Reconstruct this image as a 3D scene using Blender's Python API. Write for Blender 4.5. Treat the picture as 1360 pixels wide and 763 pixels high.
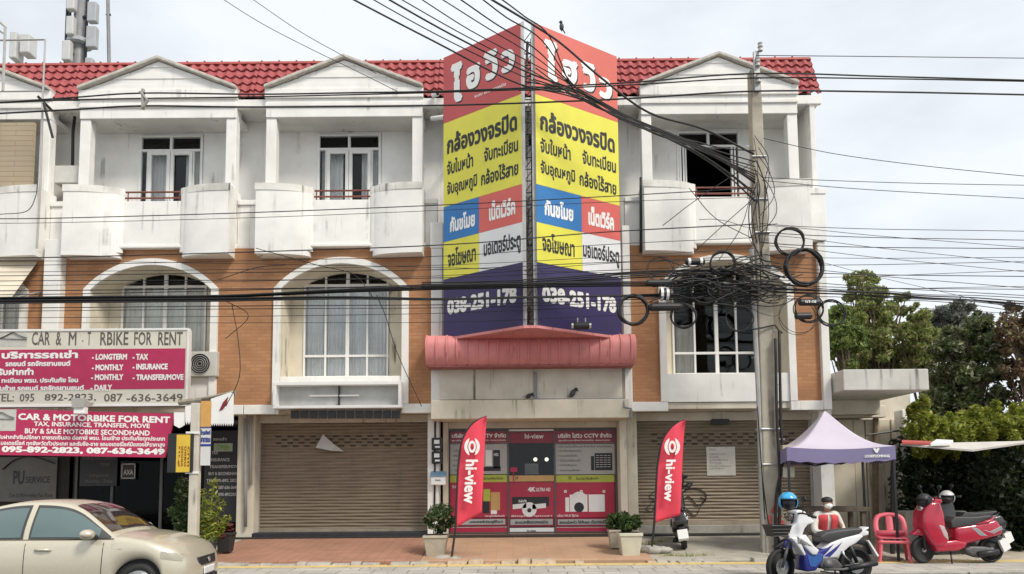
import bpy, bmesh, math, random
from mathutils import Vector, Matrix
R = math.radians
random.seed(7)
sc = bpy.context.scene
for _o in list(bpy.data.objects): bpy.data.objects.remove(_o)
COL = sc.collection
# ------------------------------------------------------------------ camera, sky, sun, exposure
F_PX, TH, HOR, CXP, ROLL, ZC = 950.0, R(4.5), 640.0, 680.0, R(-0.45), 1.6
CYP = HOR - F_PX*math.tan(TH)
cam = bpy.data.cameras.new('camera'); cam.sensor_width = 36; cam.lens = F_PX/1360*36
cam.shift_y = (HOR - 0 - F_PX*math.tan(TH)*1 - 381.5)/1360
cam.clip_start = 0.1; cam.clip_end = 3000
camo = bpy.data.objects.new('camera', cam); COL.objects.link(camo)
camo.matrix_world = Matrix.Translation((0, 0, ZC)) @ Matrix.Rotation(R(90)+TH, 4, 'X') @ Matrix.Rotation(ROLL, 4, 'Z')
sc.camera = camo
SUN_DIR = Vector((0.62, -0.62, 1.0)).normalized()
SUN_EL = math.asin(SUN_DIR.z); SUN_AZ = math.atan2(SUN_DIR.x, SUN_DIR.y)
sl = bpy.data.lights.new('sun', 'SUN'); sl.energy = 2.2; sl.angle = R(14); sl.color = (1, .94, .84)
so = bpy.data.objects.new('sun', sl); so.rotation_euler = SUN_DIR.to_track_quat('Z', 'Y').to_euler(); COL.objects.link(so)
so.location = (8, -10, 20)
world = bpy.data.worlds.new('World'); sc.world = world; world.use_nodes = True
wn, wl = world.node_tree.nodes, world.node_tree.links
bg = wn['Background']; bg.inputs[1].default_value = 0.1
sky = wn.new('ShaderNodeTexSky'); sky.sky_type = 'NISHITA'; sky.sun_disc = False
sky.sun_elevation = SUN_EL; sky.sun_rotation = SUN_AZ; sky.dust_density = 3.5; sky.air_density = 1.0
tc = wn.new('ShaderNodeTexCoord'); mp = wn.new('ShaderNodeMapping'); mp.inputs['Scale'].default_value = (1, 1, 2.6)
nz = wn.new('ShaderNodeTexNoise'); nz.inputs['Scale'].default_value = 1.9; nz.inputs['Detail'].default_value = 7; nz.inputs['Roughness'].default_value = .55
rp = wn.new('ShaderNodeValToRGB'); rp.color_ramp.elements[0].position = .36; rp.color_ramp.elements[0].color = (.72,)*3+(1,)
rp.color_ramp.elements[1].position = .56; rp.color_ramp.elements[1].color = (.97,)*3+(1,)
mx = wn.new('ShaderNodeMix'); mx.data_type = 'RGBA'; mx.inputs['B'].default_value = (6.7, 7.05, 7.35, 1)
for a, b in ((tc.outputs['Generated'], mp.inputs[0]), (mp.outputs[0], nz.inputs['Vector']), (nz.outputs['Fac'], rp.inputs[0]),
             (rp.outputs[0], mx.inputs['Factor']), (sky.outputs[0], mx.inputs['A']), (mx.outputs['Result'], bg.inputs[0])): wl.new(a, b)
vs = sc.view_settings; vs.view_transform = 'Standard'; vs.look = 'None'; vs.gamma = 1; vs.use_curve_mapping = False; vs.exposure = 0.52
sc.cycles.max_bounces = 6; sc.cycles.transparent_max_bounces = 12; sc.cycles.use_denoising = True

def at(px, py, Y):
    'point of the ray through a pixel of the 1360x763 photograph at depth Y'
    x = (px-CXP)/F_PX; y = -(py-CYP)/F_PX
    c, s = math.cos(ROLL), math.sin(ROLL)
    x, y = x*c-y*s, x*s+y*c
    dY = math.cos(TH)-y*math.sin(TH); dZ = math.sin(TH)+y*math.cos(TH); t = Y/dY
    return Vector((x*t, Y, ZC+dZ*t))
# ------------------------------------------------------------------ materials
MATS = {}
def mat(name, col, rough=.7, var=.10, sc_=5, bump=0.0, bsc=40, metal=0, spec=.5, streak=0, scol=(.09, .085, .075), dirt=0, dcol=(.25, .22, .18), coat=0, bold=None):
    if name in MATS: return MATS[name]
    m = bpy.data.materials.new(name); m.use_nodes = True; MATS[name] = m
    n, l = m.node_tree.nodes, m.node_tree.links; b = n['Principled BSDF']
    b.inputs['Roughness'].default_value = rough; b.inputs['Metallic'].default_value = metal
    b.inputs['Specular IOR Level'].default_value = spec; b.inputs['Coat Weight'].default_value = coat
    g = n.new('ShaderNodeNewGeometry')
    def noise(scale, det=5, stretch=None, off=0):
        t = n.new('ShaderNodeTexNoise'); t.inputs['Scale'].default_value = scale; t.inputs['Detail'].default_value = det
        q = n.new('ShaderNodeMapping'); q.inputs['Scale'].default_value = stretch or (1, 1, 1); q.inputs['Location'].default_value = (off, off*.7, off*.3)
        l.new(g.outputs['Position'], q.inputs[0]); l.new(q.outputs[0], t.inputs['Vector']); return t.outputs['Fac']
    def mrange(src, a, c, lo, hi):
        r = n.new('ShaderNodeMapRange'); r.inputs[1].default_value = a; r.inputs[2].default_value = c; r.inputs[3].default_value = lo; r.inputs[4].default_value = hi
        l.new(src, r.inputs[0]); return r.outputs[0]
    def mix(fac, A, B):
        q = n.new('ShaderNodeMix'); q.data_type = 'RGBA'; l.new(fac, q.inputs['Factor'])
        for s, k in ((A, 'A'), (B, 'B')):
            if isinstance(s, tuple): q.inputs[k].default_value = (*s, 1)
            else: l.new(s, q.inputs[k])
        return q.outputs['Result']
    lo = tuple(min(1, c*(1-var)) for c in col); hi = tuple(min(1, c*(1+var)) for c in col)
    c = mix(mrange(noise(sc_), .3, .7, 0, 1), lo, hi)
    if dirt: c = mix(mrange(noise(1.1, 8, None, 5), .5, .72, 0, dirt), c, dcol)
    if streak:
        a = mrange(noise(1, 6, (9, 9, .38), 3), .56, .69, 0, 1); d = mrange(noise(1.3, 4, None, 9), .50, .62, 0, min(1, streak*1.6))
        mm = n.new('ShaderNodeMath'); mm.operation = 'MULTIPLY'; l.new(a, mm.inputs[0]); l.new(d, mm.inputs[1])
        c = mix(mm.outputs[0], c, scol)
    l.new(c, b.inputs['Base Color'])
    if bump:
        bp = n.new('ShaderNodeBump'); bp.inputs['Strength'].default_value = bump; bp.inputs['Distance'].default_value = .02
        l.new(noise(bsc, 6), bp.inputs['Height']); l.new(bp.outputs[0], b.inputs['Normal'])
    return m
def bricks(name, c1, c2, mort, w, h, axes='xz', msize=.008, dirt=.25, rough=.85, off=.5, bump=.4):
    m = mat(name, c1, rough, .1); n, l = m.node_tree.nodes, m.node_tree.links; b = n['Principled BSDF']
    g = n.new('ShaderNodeNewGeometry'); sx = n.new('ShaderNodeSeparateXYZ'); cx = n.new('ShaderNodeCombineXYZ'); l.new(g.outputs['Position'], sx.inputs[0])
    ad = n.new('ShaderNodeMath'); ad.operation = 'ADD'; l.new(sx.outputs['X'], ad.inputs[0])
    if axes == 'xz': l.new(sx.outputs['Y'], ad.inputs[1]); l.new(sx.outputs['Z'], cx.inputs['Y'])
    else: ad.inputs[1].default_value = 0; l.new(sx.outputs['Y'], cx.inputs['Y'])
    l.new(ad.outputs[0], cx.inputs['X'])
    t = n.new('ShaderNodeTexBrick'); t.offset = off; l.new(cx.outputs[0], t.inputs['Vector'])
    for k, v in (('Color1', (*c1, 1)), ('Color2', (*c2, 1)), ('Mortar', (*mort, 1)), ('Scale', 1), ('Mortar Size', msize), ('Brick Width', w), ('Row Height', h), ('Mortar Smooth', .3)): t.inputs[k].default_value = v
    ns = n.new('ShaderNodeTexNoise'); ns.inputs['Scale'].default_value = 1.3; ns.inputs['Detail'].default_value = 8; l.new(g.outputs['Position'], ns.inputs['Vector'])
    r = n.new('ShaderNodeMapRange'); r.inputs[1].default_value = .4; r.inputs[2].default_value = .75; r.inputs[4].default_value = dirt; l.new(ns.outputs['Fac'], r.inputs[0])
    q = n.new('ShaderNodeMix'); q.data_type = 'RGBA'; l.new(r.outputs[0], q.inputs['Factor']); l.new(t.outputs['Color'], q.inputs['A']); q.inputs['B'].default_value = (*[c*.45 for c in c1], 1)
    l.new(q.outputs['Result'], b.inputs['Base Color'])
    bp = n.new('ShaderNodeBump'); bp.inputs['Strength'].default_value = bump; bp.inputs['Distance'].default_value = .01; bp.invert = True
    l.new(t.outputs['Fac'], bp.inputs['Height']); l.new(bp.outputs[0], b.inputs['Normal'])
    return m
def glass(name, tint=(.5, .52, .52), see=.75, rough=.03, ior=1.36):
    m = bpy.data.materials.new(name); m.use_nodes = True; n, l = m.node_tree.nodes, m.node_tree.links; n.remove(n['Principled BSDF'])
    t = n.new('ShaderNodeBsdfTransparent'); t.inputs[0].default_value = (*[c*see for c in tint], 1)
    g = n.new('ShaderNodeBsdfGlossy'); g.inputs['Roughness'].default_value = rough; g.inputs[0].default_value = (.9, .92, .92, 1)
    fr = n.new('ShaderNodeFresnel'); fr.inputs[0].default_value = ior; mxx = n.new('ShaderNodeMixShader')
    l.new(fr.outputs[0], mxx.inputs[0]); l.new(t.outputs[0], mxx.inputs[1]); l.new(g.outputs[0], mxx.inputs[2]); l.new(mxx.outputs[0], n['Material Output'].inputs[0])
    return m
def leafmat(name, dark, light, hue=None):
    m = bpy.data.materials.new(name); m.use_nodes = True; n, l = m.node_tree.nodes, m.node_tree.links; b = n['Principled BSDF']
    g = n.new('ShaderNodeNewGeometry'); r = n.new('ShaderNodeValToRGB')
    r.color_ramp.elements[0].color = (*dark, 1); r.color_ramp.elements[1].color = (*light, 1)
    e = r.color_ramp.elements.new(.75); e.color = (*[(a+c)/2 for a, c in zip(dark, light)], 1)
    if hue: e2 = r.color_ramp.elements.new(.97); e2.color = (*hue, 1)
    l.new(g.outputs['Random Per Island'], r.inputs[0]); l.new(r.outputs[0], b.inputs['Base Color']); b.inputs['Roughness'].default_value = .55
    tr = n.new('ShaderNodeBsdfTranslucent'); l.new(r.outputs[0], tr.inputs[0]); ms = n.new('ShaderNodeMixShader'); ms.inputs[0].default_value = .42
    l.new(b.outputs[0], ms.inputs[1]); l.new(tr.outputs[0], ms.inputs[2]); l.new(ms.outputs[0], n['Material Output'].inputs[0])
    return m
def emit(name, col, s):
    m = bpy.data.materials.new(name); m.use_nodes = True; b = m.node_tree.nodes['Principled BSDF']
    b.inputs['Base Color'].default_value = (*col, 1); b.inputs['Emission Color'].default_value = (*col, 1); b.inputs['Emission Strength'].default_value = s; return m
white = mat('white_plaster', (.80, .785, .745), .85, .05, 3, .15, 60, streak=.3, dirt=.25, dcol=(.5, .47, .41))
whiteB = mat('balcony_plaster', (.82, .805, .765), .85, .05, 3, .15, 60, streak=.34, dirt=.2, dcol=(.48, .46, .42))
cream = mat('cream_plaster', (.66, .60, .48), .9, .07, 3, .15, 60, streak=.7, scol=(.16, .13, .09), dirt=.35, dcol=(.42, .36, .27))
oldw = mat('old_plaster', (.62, .57, .48), .9, .08, 3, .2, 50, streak=.9, scol=(.12, .1, .07), dirt=.45, dcol=(.36, .3, .22))
concrete = mat('concrete', (.36, .34, .30), .9, .14, 6, .3, 50, streak=.6, dirt=.4, dcol=(.18, .16, .13))
polec = mat('pole_concrete', (.40, .36, .29), .9, .12, 5, .3, 50, streak=.85, scol=(.16, .13, .10), dirt=.4, dcol=(.28, .24, .19))
rake = mat('weathered_rake', (.50, .47, .42), .9, .2, 8, .3, 40)
brick = bricks('orange_brick', (.475, .24, .115), (.40, .19, .088), (.36, .19, .10), .235, .078, dirt=.55)
rooft = mat('red_tile', (.33, .066, .068), .7, .22, 7, .1, 60, streak=.35, scol=(.16, .03, .03), dirt=.25, dcol=(.3, .06, .05))
ridgem = mat('ridge_tile', (.33, .06, .05), .7, .2, 7)
alum = mat('white_aluminium', (.78, .77, .74), .45, .04)
greyal = mat('grey_aluminium', (.40, .39, .37), .5, .08)
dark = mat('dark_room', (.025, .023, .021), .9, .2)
curtain = mat('grey_curtain', (.84, .83, .82), .95, .12, 2)
curtlt = mat('pale_curtain', (.82, .78, .71), .95, .1, 2)
railm = mat('red_brown_rail', (.22, .07, .05), .6, .2)
shutm = mat('brown_shutter', (.24, .192, .138), .55, .08, 2, metal=.15, dirt=.4, dcol=(.22, .16, .11), streak=.25)
slotm = mat('shutter_slot', (.07, .055, .04), .9)
black = mat('black_plastic', (.018, .018, .02), .5, .2)
rubber = mat('black_rubber', (.016, .016, .016), .75, .25)
cablem = mat('cable_black', (.012, .012, .013), .6, .3)
cableg = mat('cable_grey', (.09, .085, .08), .7, .3)
steel = mat('galvanised_steel', (.42, .42, .42), .45, .15, 8, metal=.5)
chrome = mat('bare_metal', (.62, .62, .62), .25, .1, metal=.9)
whitep = mat('white_paint', (.80, .79, .77), .5, .04)
magenta = mat('magenta_vinyl', (.44, .02, .088), .5, .06)
signw = mat('faded_white_board', (.66, .63, .54), .6, .06, 2, dirt=.3, dcol=(.45, .4, .3))
letw = mat('white_lettering', (.82, .81, .78), .5, .02)
letk = mat('black_lettering', (.02, .02, .022), .5, .05)
letf = mat('faded_lettering', (.12, .10, .09), .7, .35, 9)
letr = mat('red_lettering', (.55, .02, .03), .5, .05)
pinkm = mat('pink_tin', (.66, .245, .235), .6, .10, 3, streak=.95, scol=(.26, .05, .05), dirt=.3, dcol=(.5, .13, .12))
pane = glass('window_pane', (.95, .96, .96), 1.0, .03, 1.3); shop_pane = glass('shop_pane', (.8, .8, .8), .9)
leafA = leafmat('leaf_green', (.020, .045, .010), (.10, .17, .035)); leafB = leafmat('leaf_bright', (.12, .16, .02), (.46, .47, .07))
leafD = leafmat('leaf_dark', (.05, .07, .025), (.24, .28, .085), (.45, .42, .34)); leafR = leafmat('leaf_red', (.13, .09, .055), (.34, .20, .13), (.22, .25, .09))
leafT = leafmat('leaf_back', (.15, .20, .05), (.46, .50, .16), (.42, .30, .2))
bark = mat('bark', (.12, .09, .065), .95, .3, 12, .6, 30)
tan = mat('tan_tile', (.50, .33, .22), .75, .1)
# ------------------------------------------------------------------ mesh builder
LOC = {}
class MB:
    def __init__(s): s.v = []; s.f = []
    def add(s, vs, fs):
        o = len(s.v); s.v += [tuple(p) for p in vs]; s.f += [tuple(i+o for i in f) for f in fs]; return s
    def box(s, x0, x1, y0, y1, z0, z1):
        return s.add([(x, y, z) for z in (z0, z1) for y in (y0, y1) for x in (x0, x1)], [(0, 2, 3, 1), (4, 5, 7, 6), (0, 1, 5, 4), (2, 6, 7, 3), (0, 4, 6, 2), (1, 3, 7, 5)])
    def extr(s, a, b):
        n = len(a); return s.add(list(a)+list(b), [tuple(range(n)), tuple(range(2*n-1, n-1, -1))]+[(i, (i+1) % n, n+(i+1) % n, n+i) for i in range(n)])
    def prism(s, pts, y0, y1): return s.extr([(x, y0, z) for x, z in pts], [(x, y1, z) for x, z in pts])
    def prismz(s, pts, z0, z1): return s.extr([(x, y, z0) for x, y in pts], [(x, y, z1) for x, y in pts])
    def prismx(s, pts, x0, x1): return s.extr([(x0, y, z) for y, z in pts], [(x1, y, z) for y, z in pts])
    def tube(s, pts, r, n=6, r1=None, closed=False, ell=1.0):
        P = [Vector(p) for p in pts]; m = len(P); vs = []; up = None
        for i, p in enumerate(P):
            d = (P[(i+1) % m]-P[i-1]) if closed else (P[min(i+1, m-1)]-P[max(i-1, 0)])
            if d.length < 1e-9: d = Vector((0, 0, 1))
            d.normalize()
            if up is None: up = Vector((0, 0, 1)) if abs(d.z) < .9 else Vector((0, 1, 0))
            a = d.cross(up)
            if a.length < 1e-4: a = d.orthogonal()
            a.normalize(); b = a.cross(d).normalized(); up = b
            rr = r if r1 is None else r+(r1-r)*i/(m-1)
            vs += [p+a*math.cos(2*math.pi*k/n)*rr+b*math.sin(2*math.pi*k/n)*rr*ell for k in range(n)]
        fs = [(i*n+k, i*n+(k+1) % n, ((i+1) % m)*n+(k+1) % n, ((i+1) % m)*n+k) for i in range(m if closed else m-1) for k in range(n)]
        if not closed: fs += [tuple(range(n))[::-1], tuple(range((m-1)*n, m*n))]
        return s.add(vs, fs)
    def lathe(s, prof, c, n=20, axis='z'):
        vs = []
        for r, h in prof:
            for k in range(n):
                a = 2*math.pi*k/n; u, w = r*math.cos(a), r*math.sin(a)
                vs.append({'z': (c[0]+u, c[1]+w, c[2]+h), 'y': (c[0]+u, c[1]+h, c[2]+w), 'x': (c[0]+h, c[1]+u, c[2]+w)}[axis])
        m = len(prof); fs = [(i*n+k, i*n+(k+1) % n, (i+1)*n+(k+1) % n, (i+1)*n+k) for i in range(m-1) for k in range(n)]
        if prof[0][0] > 1e-6: fs.append(tuple(range(n)))
        if prof[-1][0] > 1e-6: fs.append(tuple(range((m-1)*n, m*n)))
        return s.add(vs, fs)
    def ell(s, c, r, nu=14, nv=9, v0=-90, v1=90):
        if not isinstance(r, (tuple, list)): r = (r, r, r)
        def fn(u, v):
            a = u*2*math.pi; b = R(v0+(v1-v0)*v); return (c[0]+r[0]*math.cos(b)*math.cos(a), c[1]+r[1]*math.cos(b)*math.sin(a), c[2]+r[2]*math.sin(b))
        return s.grid(fn, nu, nv)
    def grid(s, fn, nu, nv):
        return s.add([fn(i/nu, j/nv) for j in range(nv+1) for i in range(nu+1)], [(j*(nu+1)+i, j*(nu+1)+i+1, (j+1)*(nu+1)+i+1, (j+1)*(nu+1)+i) for j in range(nv) for i in range(nu)])
    def build(s, name, m, parent=None, smooth=False, bevel=0, seg=2, sub=0, world=True, normals=True, kind=None, origin=None, solid=0):
        o0 = Vector(LOC.get(parent.name, (0, 0, 0))) if parent and world else Vector((0, 0, 0))
        if origin: o0 = Vector(origin)
        me = bpy.data.meshes.new(name); me.from_pydata([tuple(Vector(p)-o0) for p in s.v], [], s.f)
        if normals:
            b = bmesh.new(); b.from_mesh(me); bmesh.ops.remove_doubles(b, verts=b.verts, dist=1e-5); bmesh.ops.recalc_face_normals(b, faces=b.faces); b.to_mesh(me); b.free()
        me.materials.append(m); o = bpy.data.objects.new(name, me); COL.objects.link(o)
        if smooth:
            for p in me.polygons: p.use_smooth = True
        if parent: o.parent = parent; LOC[o.name] = o0 if world else Vector((0, 0, 0))
        elif origin: o.location = origin; LOC[o.name] = Vector(origin)
        if solid: q = o.modifiers.new('t', 'SOLIDIFY'); q.thickness = solid
        if bevel: q = o.modifiers.new('b', 'BEVEL'); q.width = bevel; q.segments = seg; q.limit_method = 'ANGLE'; q.angle_limit = R(35); q.use_clamp_overlap = True
        if sub: q = o.modifiers.new('s', 'SUBSURF'); q.levels = sub; q.render_levels = sub
        if kind: o['kind'] = kind
        return o
def tag(o, label, cat, group=None):
    o['label'] = label; o['category'] = cat
    if group: o['group'] = group
    return o
def thing(name, label, cat, loc=(0, 0, 0), group=None, rotz=0):
    o = bpy.data.objects.new(name, None); COL.objects.link(o); o.location = loc; o.rotation_euler = (0, 0, rotz); o.empty_display_size = .2
    LOC[o.name] = Vector(loc); return tag(o, label, cat, group)
def plabel(o, t): o['label'] = t; return o
def dup(root, loc, rotz, label, group=None):
    r = root.copy(); COL.objects.link(r); r.location = loc; r.rotation_euler = (0, 0, rotz); r['label'] = label
    if group: r['group'] = group
    for ch in list(root.children):
        c = ch.copy(); COL.objects.link(c); c.parent = r
        for g in list(ch.children):
            d = g.copy(); COL.objects.link(d); d.parent = c
    return r
def cr(pts, n=8):
    'smooth curve through points'
    P = [Vector(p) for p in pts]; P = [P[0]*2-P[1]]+P+[P[-1]*2-P[-2]]; out = []
    for i in range(1, len(P)-2):
        for k in range(n):
            t = k/n; a, b, c, d = P[i-1:i+3]
            out.append(.5*((2*b)+(c-a)*t+(2*a-5*b+4*c-d)*t*t+(3*b-a-3*c+d)*t**3))
    return out+[P[-2]]
_tc = {}
def textverts(body, res=2):
    if body in _tc: return _tc[body]
    c = bpy.data.curves.new('lettering', 'FONT'); c.body = body; c.size = 1; c.resolution_u = res
    o = bpy.data.objects.new('lettering', c); COL.objects.link(o)
    me = bpy.data.meshes.new_from_object(o.evaluated_get(bpy.context.evaluated_depsgraph_get()))
    v = [(p.co.x, p.co.y) for p in me.vertices]; f = [tuple(q.vertices) for q in me.polygons]
    bpy.data.objects.remove(o); bpy.data.curves.remove(c); bpy.data.meshes.remove(me)
    _tc[body] = (v, f); return v, f
def lettering(mb, body, fn, bold=0.03, h0=.003):
    'fit the words into the unit square that fn(u, v, height) maps onto a surface; copies a hair apart make the strokes bolder'
    v, f = textverts(body)
    x0 = min(p[0] for p in v)-bold; x1 = max(p[0] for p in v)+bold; y0 = min(p[1] for p in v)-bold; y1 = max(p[1] for p in v)+bold
    offs = [(0, 0)]+([(bold*math.cos(k*math.pi/3), bold*math.sin(k*math.pi/3)) for k in range(6)] if bold else [])
    for i, (dx, dy) in enumerate(offs):
        mb.add([fn((p[0]+dx-x0)/(x1-x0), (p[1]+dy-y0)/(y1-y0), h0+i*.0002) for p in v], f)
def flat(x0, x1, z0, z1, Y, sl=0):
    return lambda u, v, h: (x0+(x1-x0)*u, Y-h, z0+(z1-z0)*v+sl*u)
def pxbox(px0, py0, px1, py1, Y):
    a, b = at(px0, py1, Y), at(px1, py0, Y); return flat(a.x, b.x, a.z, b.z, Y)
def patch(mb, px0, py0, px1, py1, Y, t=.004):
    a, b = at(px0, py1, Y), at(px1, py0, Y); return mb.box(a.x, b.x, Y-t, Y, a.z, b.z)
def pxpoly(pts, Y): return [(p.x, p.z) for p in (at(x, y, Y) for x, y in pts)]
# ------------------------------------------------------------------ ground
F = 16.0
pav = bricks('paver', (.50, .47, .42), (.42, .395, .35), (.20, .18, .15), .6, .42, 'xy', .014, .65, .85, 0.5, .5)
terra = bricks('terracotta', (.40, .20, .13), (.36, .18, .115), (.24, .15, .10), .2, .2, 'xy', .008, .5, .85, 0, .3)
tant = bricks('tan_tiles', (.46, .29, .185), (.43, .265, .17), (.36, .23, .15), .32, .32, 'xy', .006, .45, .7, 0, .2)
groundm = mat('ground_soil', (.22, .19, .14), .95, .25, 2, .4, 20); road = mat('asphalt', (.055, .055, .055), .9, .15, 8, .4, 90)
yel = mat('yellow_paint', (.62, .46, .17), .8, .14, 6, dirt=.5, dcol=(.42, .34, .2))
MB().box(-400, 400, 5, 900, -.4, -.15).build('ground', groundm, kind='structure')
MB().box(-400, 400, -12, 5, -.4, -.15).build('ground', groundm, kind='structure')
MB().box(-120, 120, -6, 11.75, -.14, -.03).build('road', road, kind='structure')
MB().box(-60, 60, 11.75, 11.9, -.14, .085).build('kerb', concrete, kind='structure', bevel=.015)
MB().box(-60, 60, 11.9, 13.45, -.14, .08).build('pavement', pav, kind='structure')
MB().box(-60, 60, 13.1, 13.4, .07, .086).build('yellow_strip', yel, kind='structure')
def ramp(name, x0, x1, m, zf=.14, zb=.42, yb=17.2):
    MB().prismx([(13.5, -.1), (13.5, zf), (yb, zb), (yb, -.1)], x0, x1).build(name, m, kind='structure', bevel=.02)
ramp('forecourt', -60, -6.1, mat('forecourt_concrete', (.36, .33, .28), .9, .12, 4, .3, 50, dirt=.5, dcol=(.24, .2, .16)))
ramp('forecourt', -6.098, -1.75, terra, .16); ramp('forecourt', -1.748, 2.62, tant, .15, .41); ramp('forecourt', 2.622, 7.3, mat('grey_forecourt', (.37, .34, .285), .9, .15, 4, .3, 50, dirt=.5, dcol=(.25, .2, .15)), .12)
ramp('forecourt', 7.302, 60, mat('yard_concrete', (.42, .37, .30), .9, .15, 3, .3, 50, dirt=.5, dcol=(.3, .25, .19)), .08, .12, 22)
# ------------------------------------------------------------------ shophouses
U = 4.33
AX, BX, CX_, DX, ZX = -8.18, -3.85, .48, 4.88, -12.51
ZTOP, ZS = 10.17, 3.22
copem = mat('coping_plaster', (.74, .72, .67), .9, .08, 4, .2, 50, streak=.95, scol=(.10, .095, .085), dirt=.75, dcol=(.28, .265, .23))
def arch(hw, z0, zs, za, cx, n=20):
    pts = [(cx-hw, z0)]
    h = za-zs; r = (hw*hw+h*h)/(2*h); a0 = math.asin(hw/r)
    for i in range(n+1):
        a = -a0+2*a0*i/n; pts.append((cx+r*math.sin(a), za-r+r*math.cos(a)))
    return pts+[(cx+hw, z0)]
def roofsheet(x0, x1, parent):
    'steep tiled front slope that hides a flat roof'
    y0, z0, y1, z1 = F+.12, 10.60, F+.62, 11.75; rows = 5; ny, nz = -.905, .425
    def fn(u, v):
        q = round(v*(rows*2-1)); odd = q % 2; r = (q//2+(1 if odd else 0))/rows
        X = x0+(x1-x0)*u; wv = max(.030*math.sin(2*math.pi*(X-x0)/.222), -.014)
        k = wv+(0 if odd else .045); d = 0 if odd else .02*math.cos(2*math.pi*(X-x0)/.222)-.012
        return (X, y0+(y1-y0)*r+ny*k+.425*d, z0+(z1-z0)*r+nz*k+.905*d)
    rf = MB().grid(fn, int((x1-x0)/.222*10), rows*2-1).build('roof', rooft, parent, normals=False, solid=-.02)
    MB().prismx([(y1-.10, z1-.04), (y1-.03, z1+.06), (y1+.07, z1+.06), (y1+.14, z1-.04)], x0, x1).build('ridge_cap', ridgem, rf, bevel=.02)
    b = MB()
    for i in range(int((x1-x0)/.42)): b.box(x0+i*.42, x0+i*.42+.04, y1-.045, y1+.085, z1+.04, z1+.08)
    b.build('ridge_clip', ridgem, rf, bevel=.01)
    MB().prismx([(y1+.13, z1-.02), (F+1.25, 10.55), (F+7, 10.55), (F+7, 10.47), (F+1.1, 10.47), (y1+.05, z1-.06)], x0, x1).build('rear_slope', concrete, rf)
def body(t, x0, x1, arch_c=None, ends=(0, 0), upper=True):
    'shell: floors, party walls, facade'
    w = MB(); yb = F+7
    for z0, z1 in ((.3, .38), (3.42, 3.6), (6.97, 7.1)): w.box(x0, x1, F+.27, yb, z0, z1)
    w.box(x0, x1, F+.98, yb, 10.25, 10.33)
    for xa in (x0, x1-.1): w.box(xa+.004, xa+.096, F+.9, yb, .38, 10.1)
    w.box(x0, x1, yb, yb+.1, .3, 10.4); return w
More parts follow.
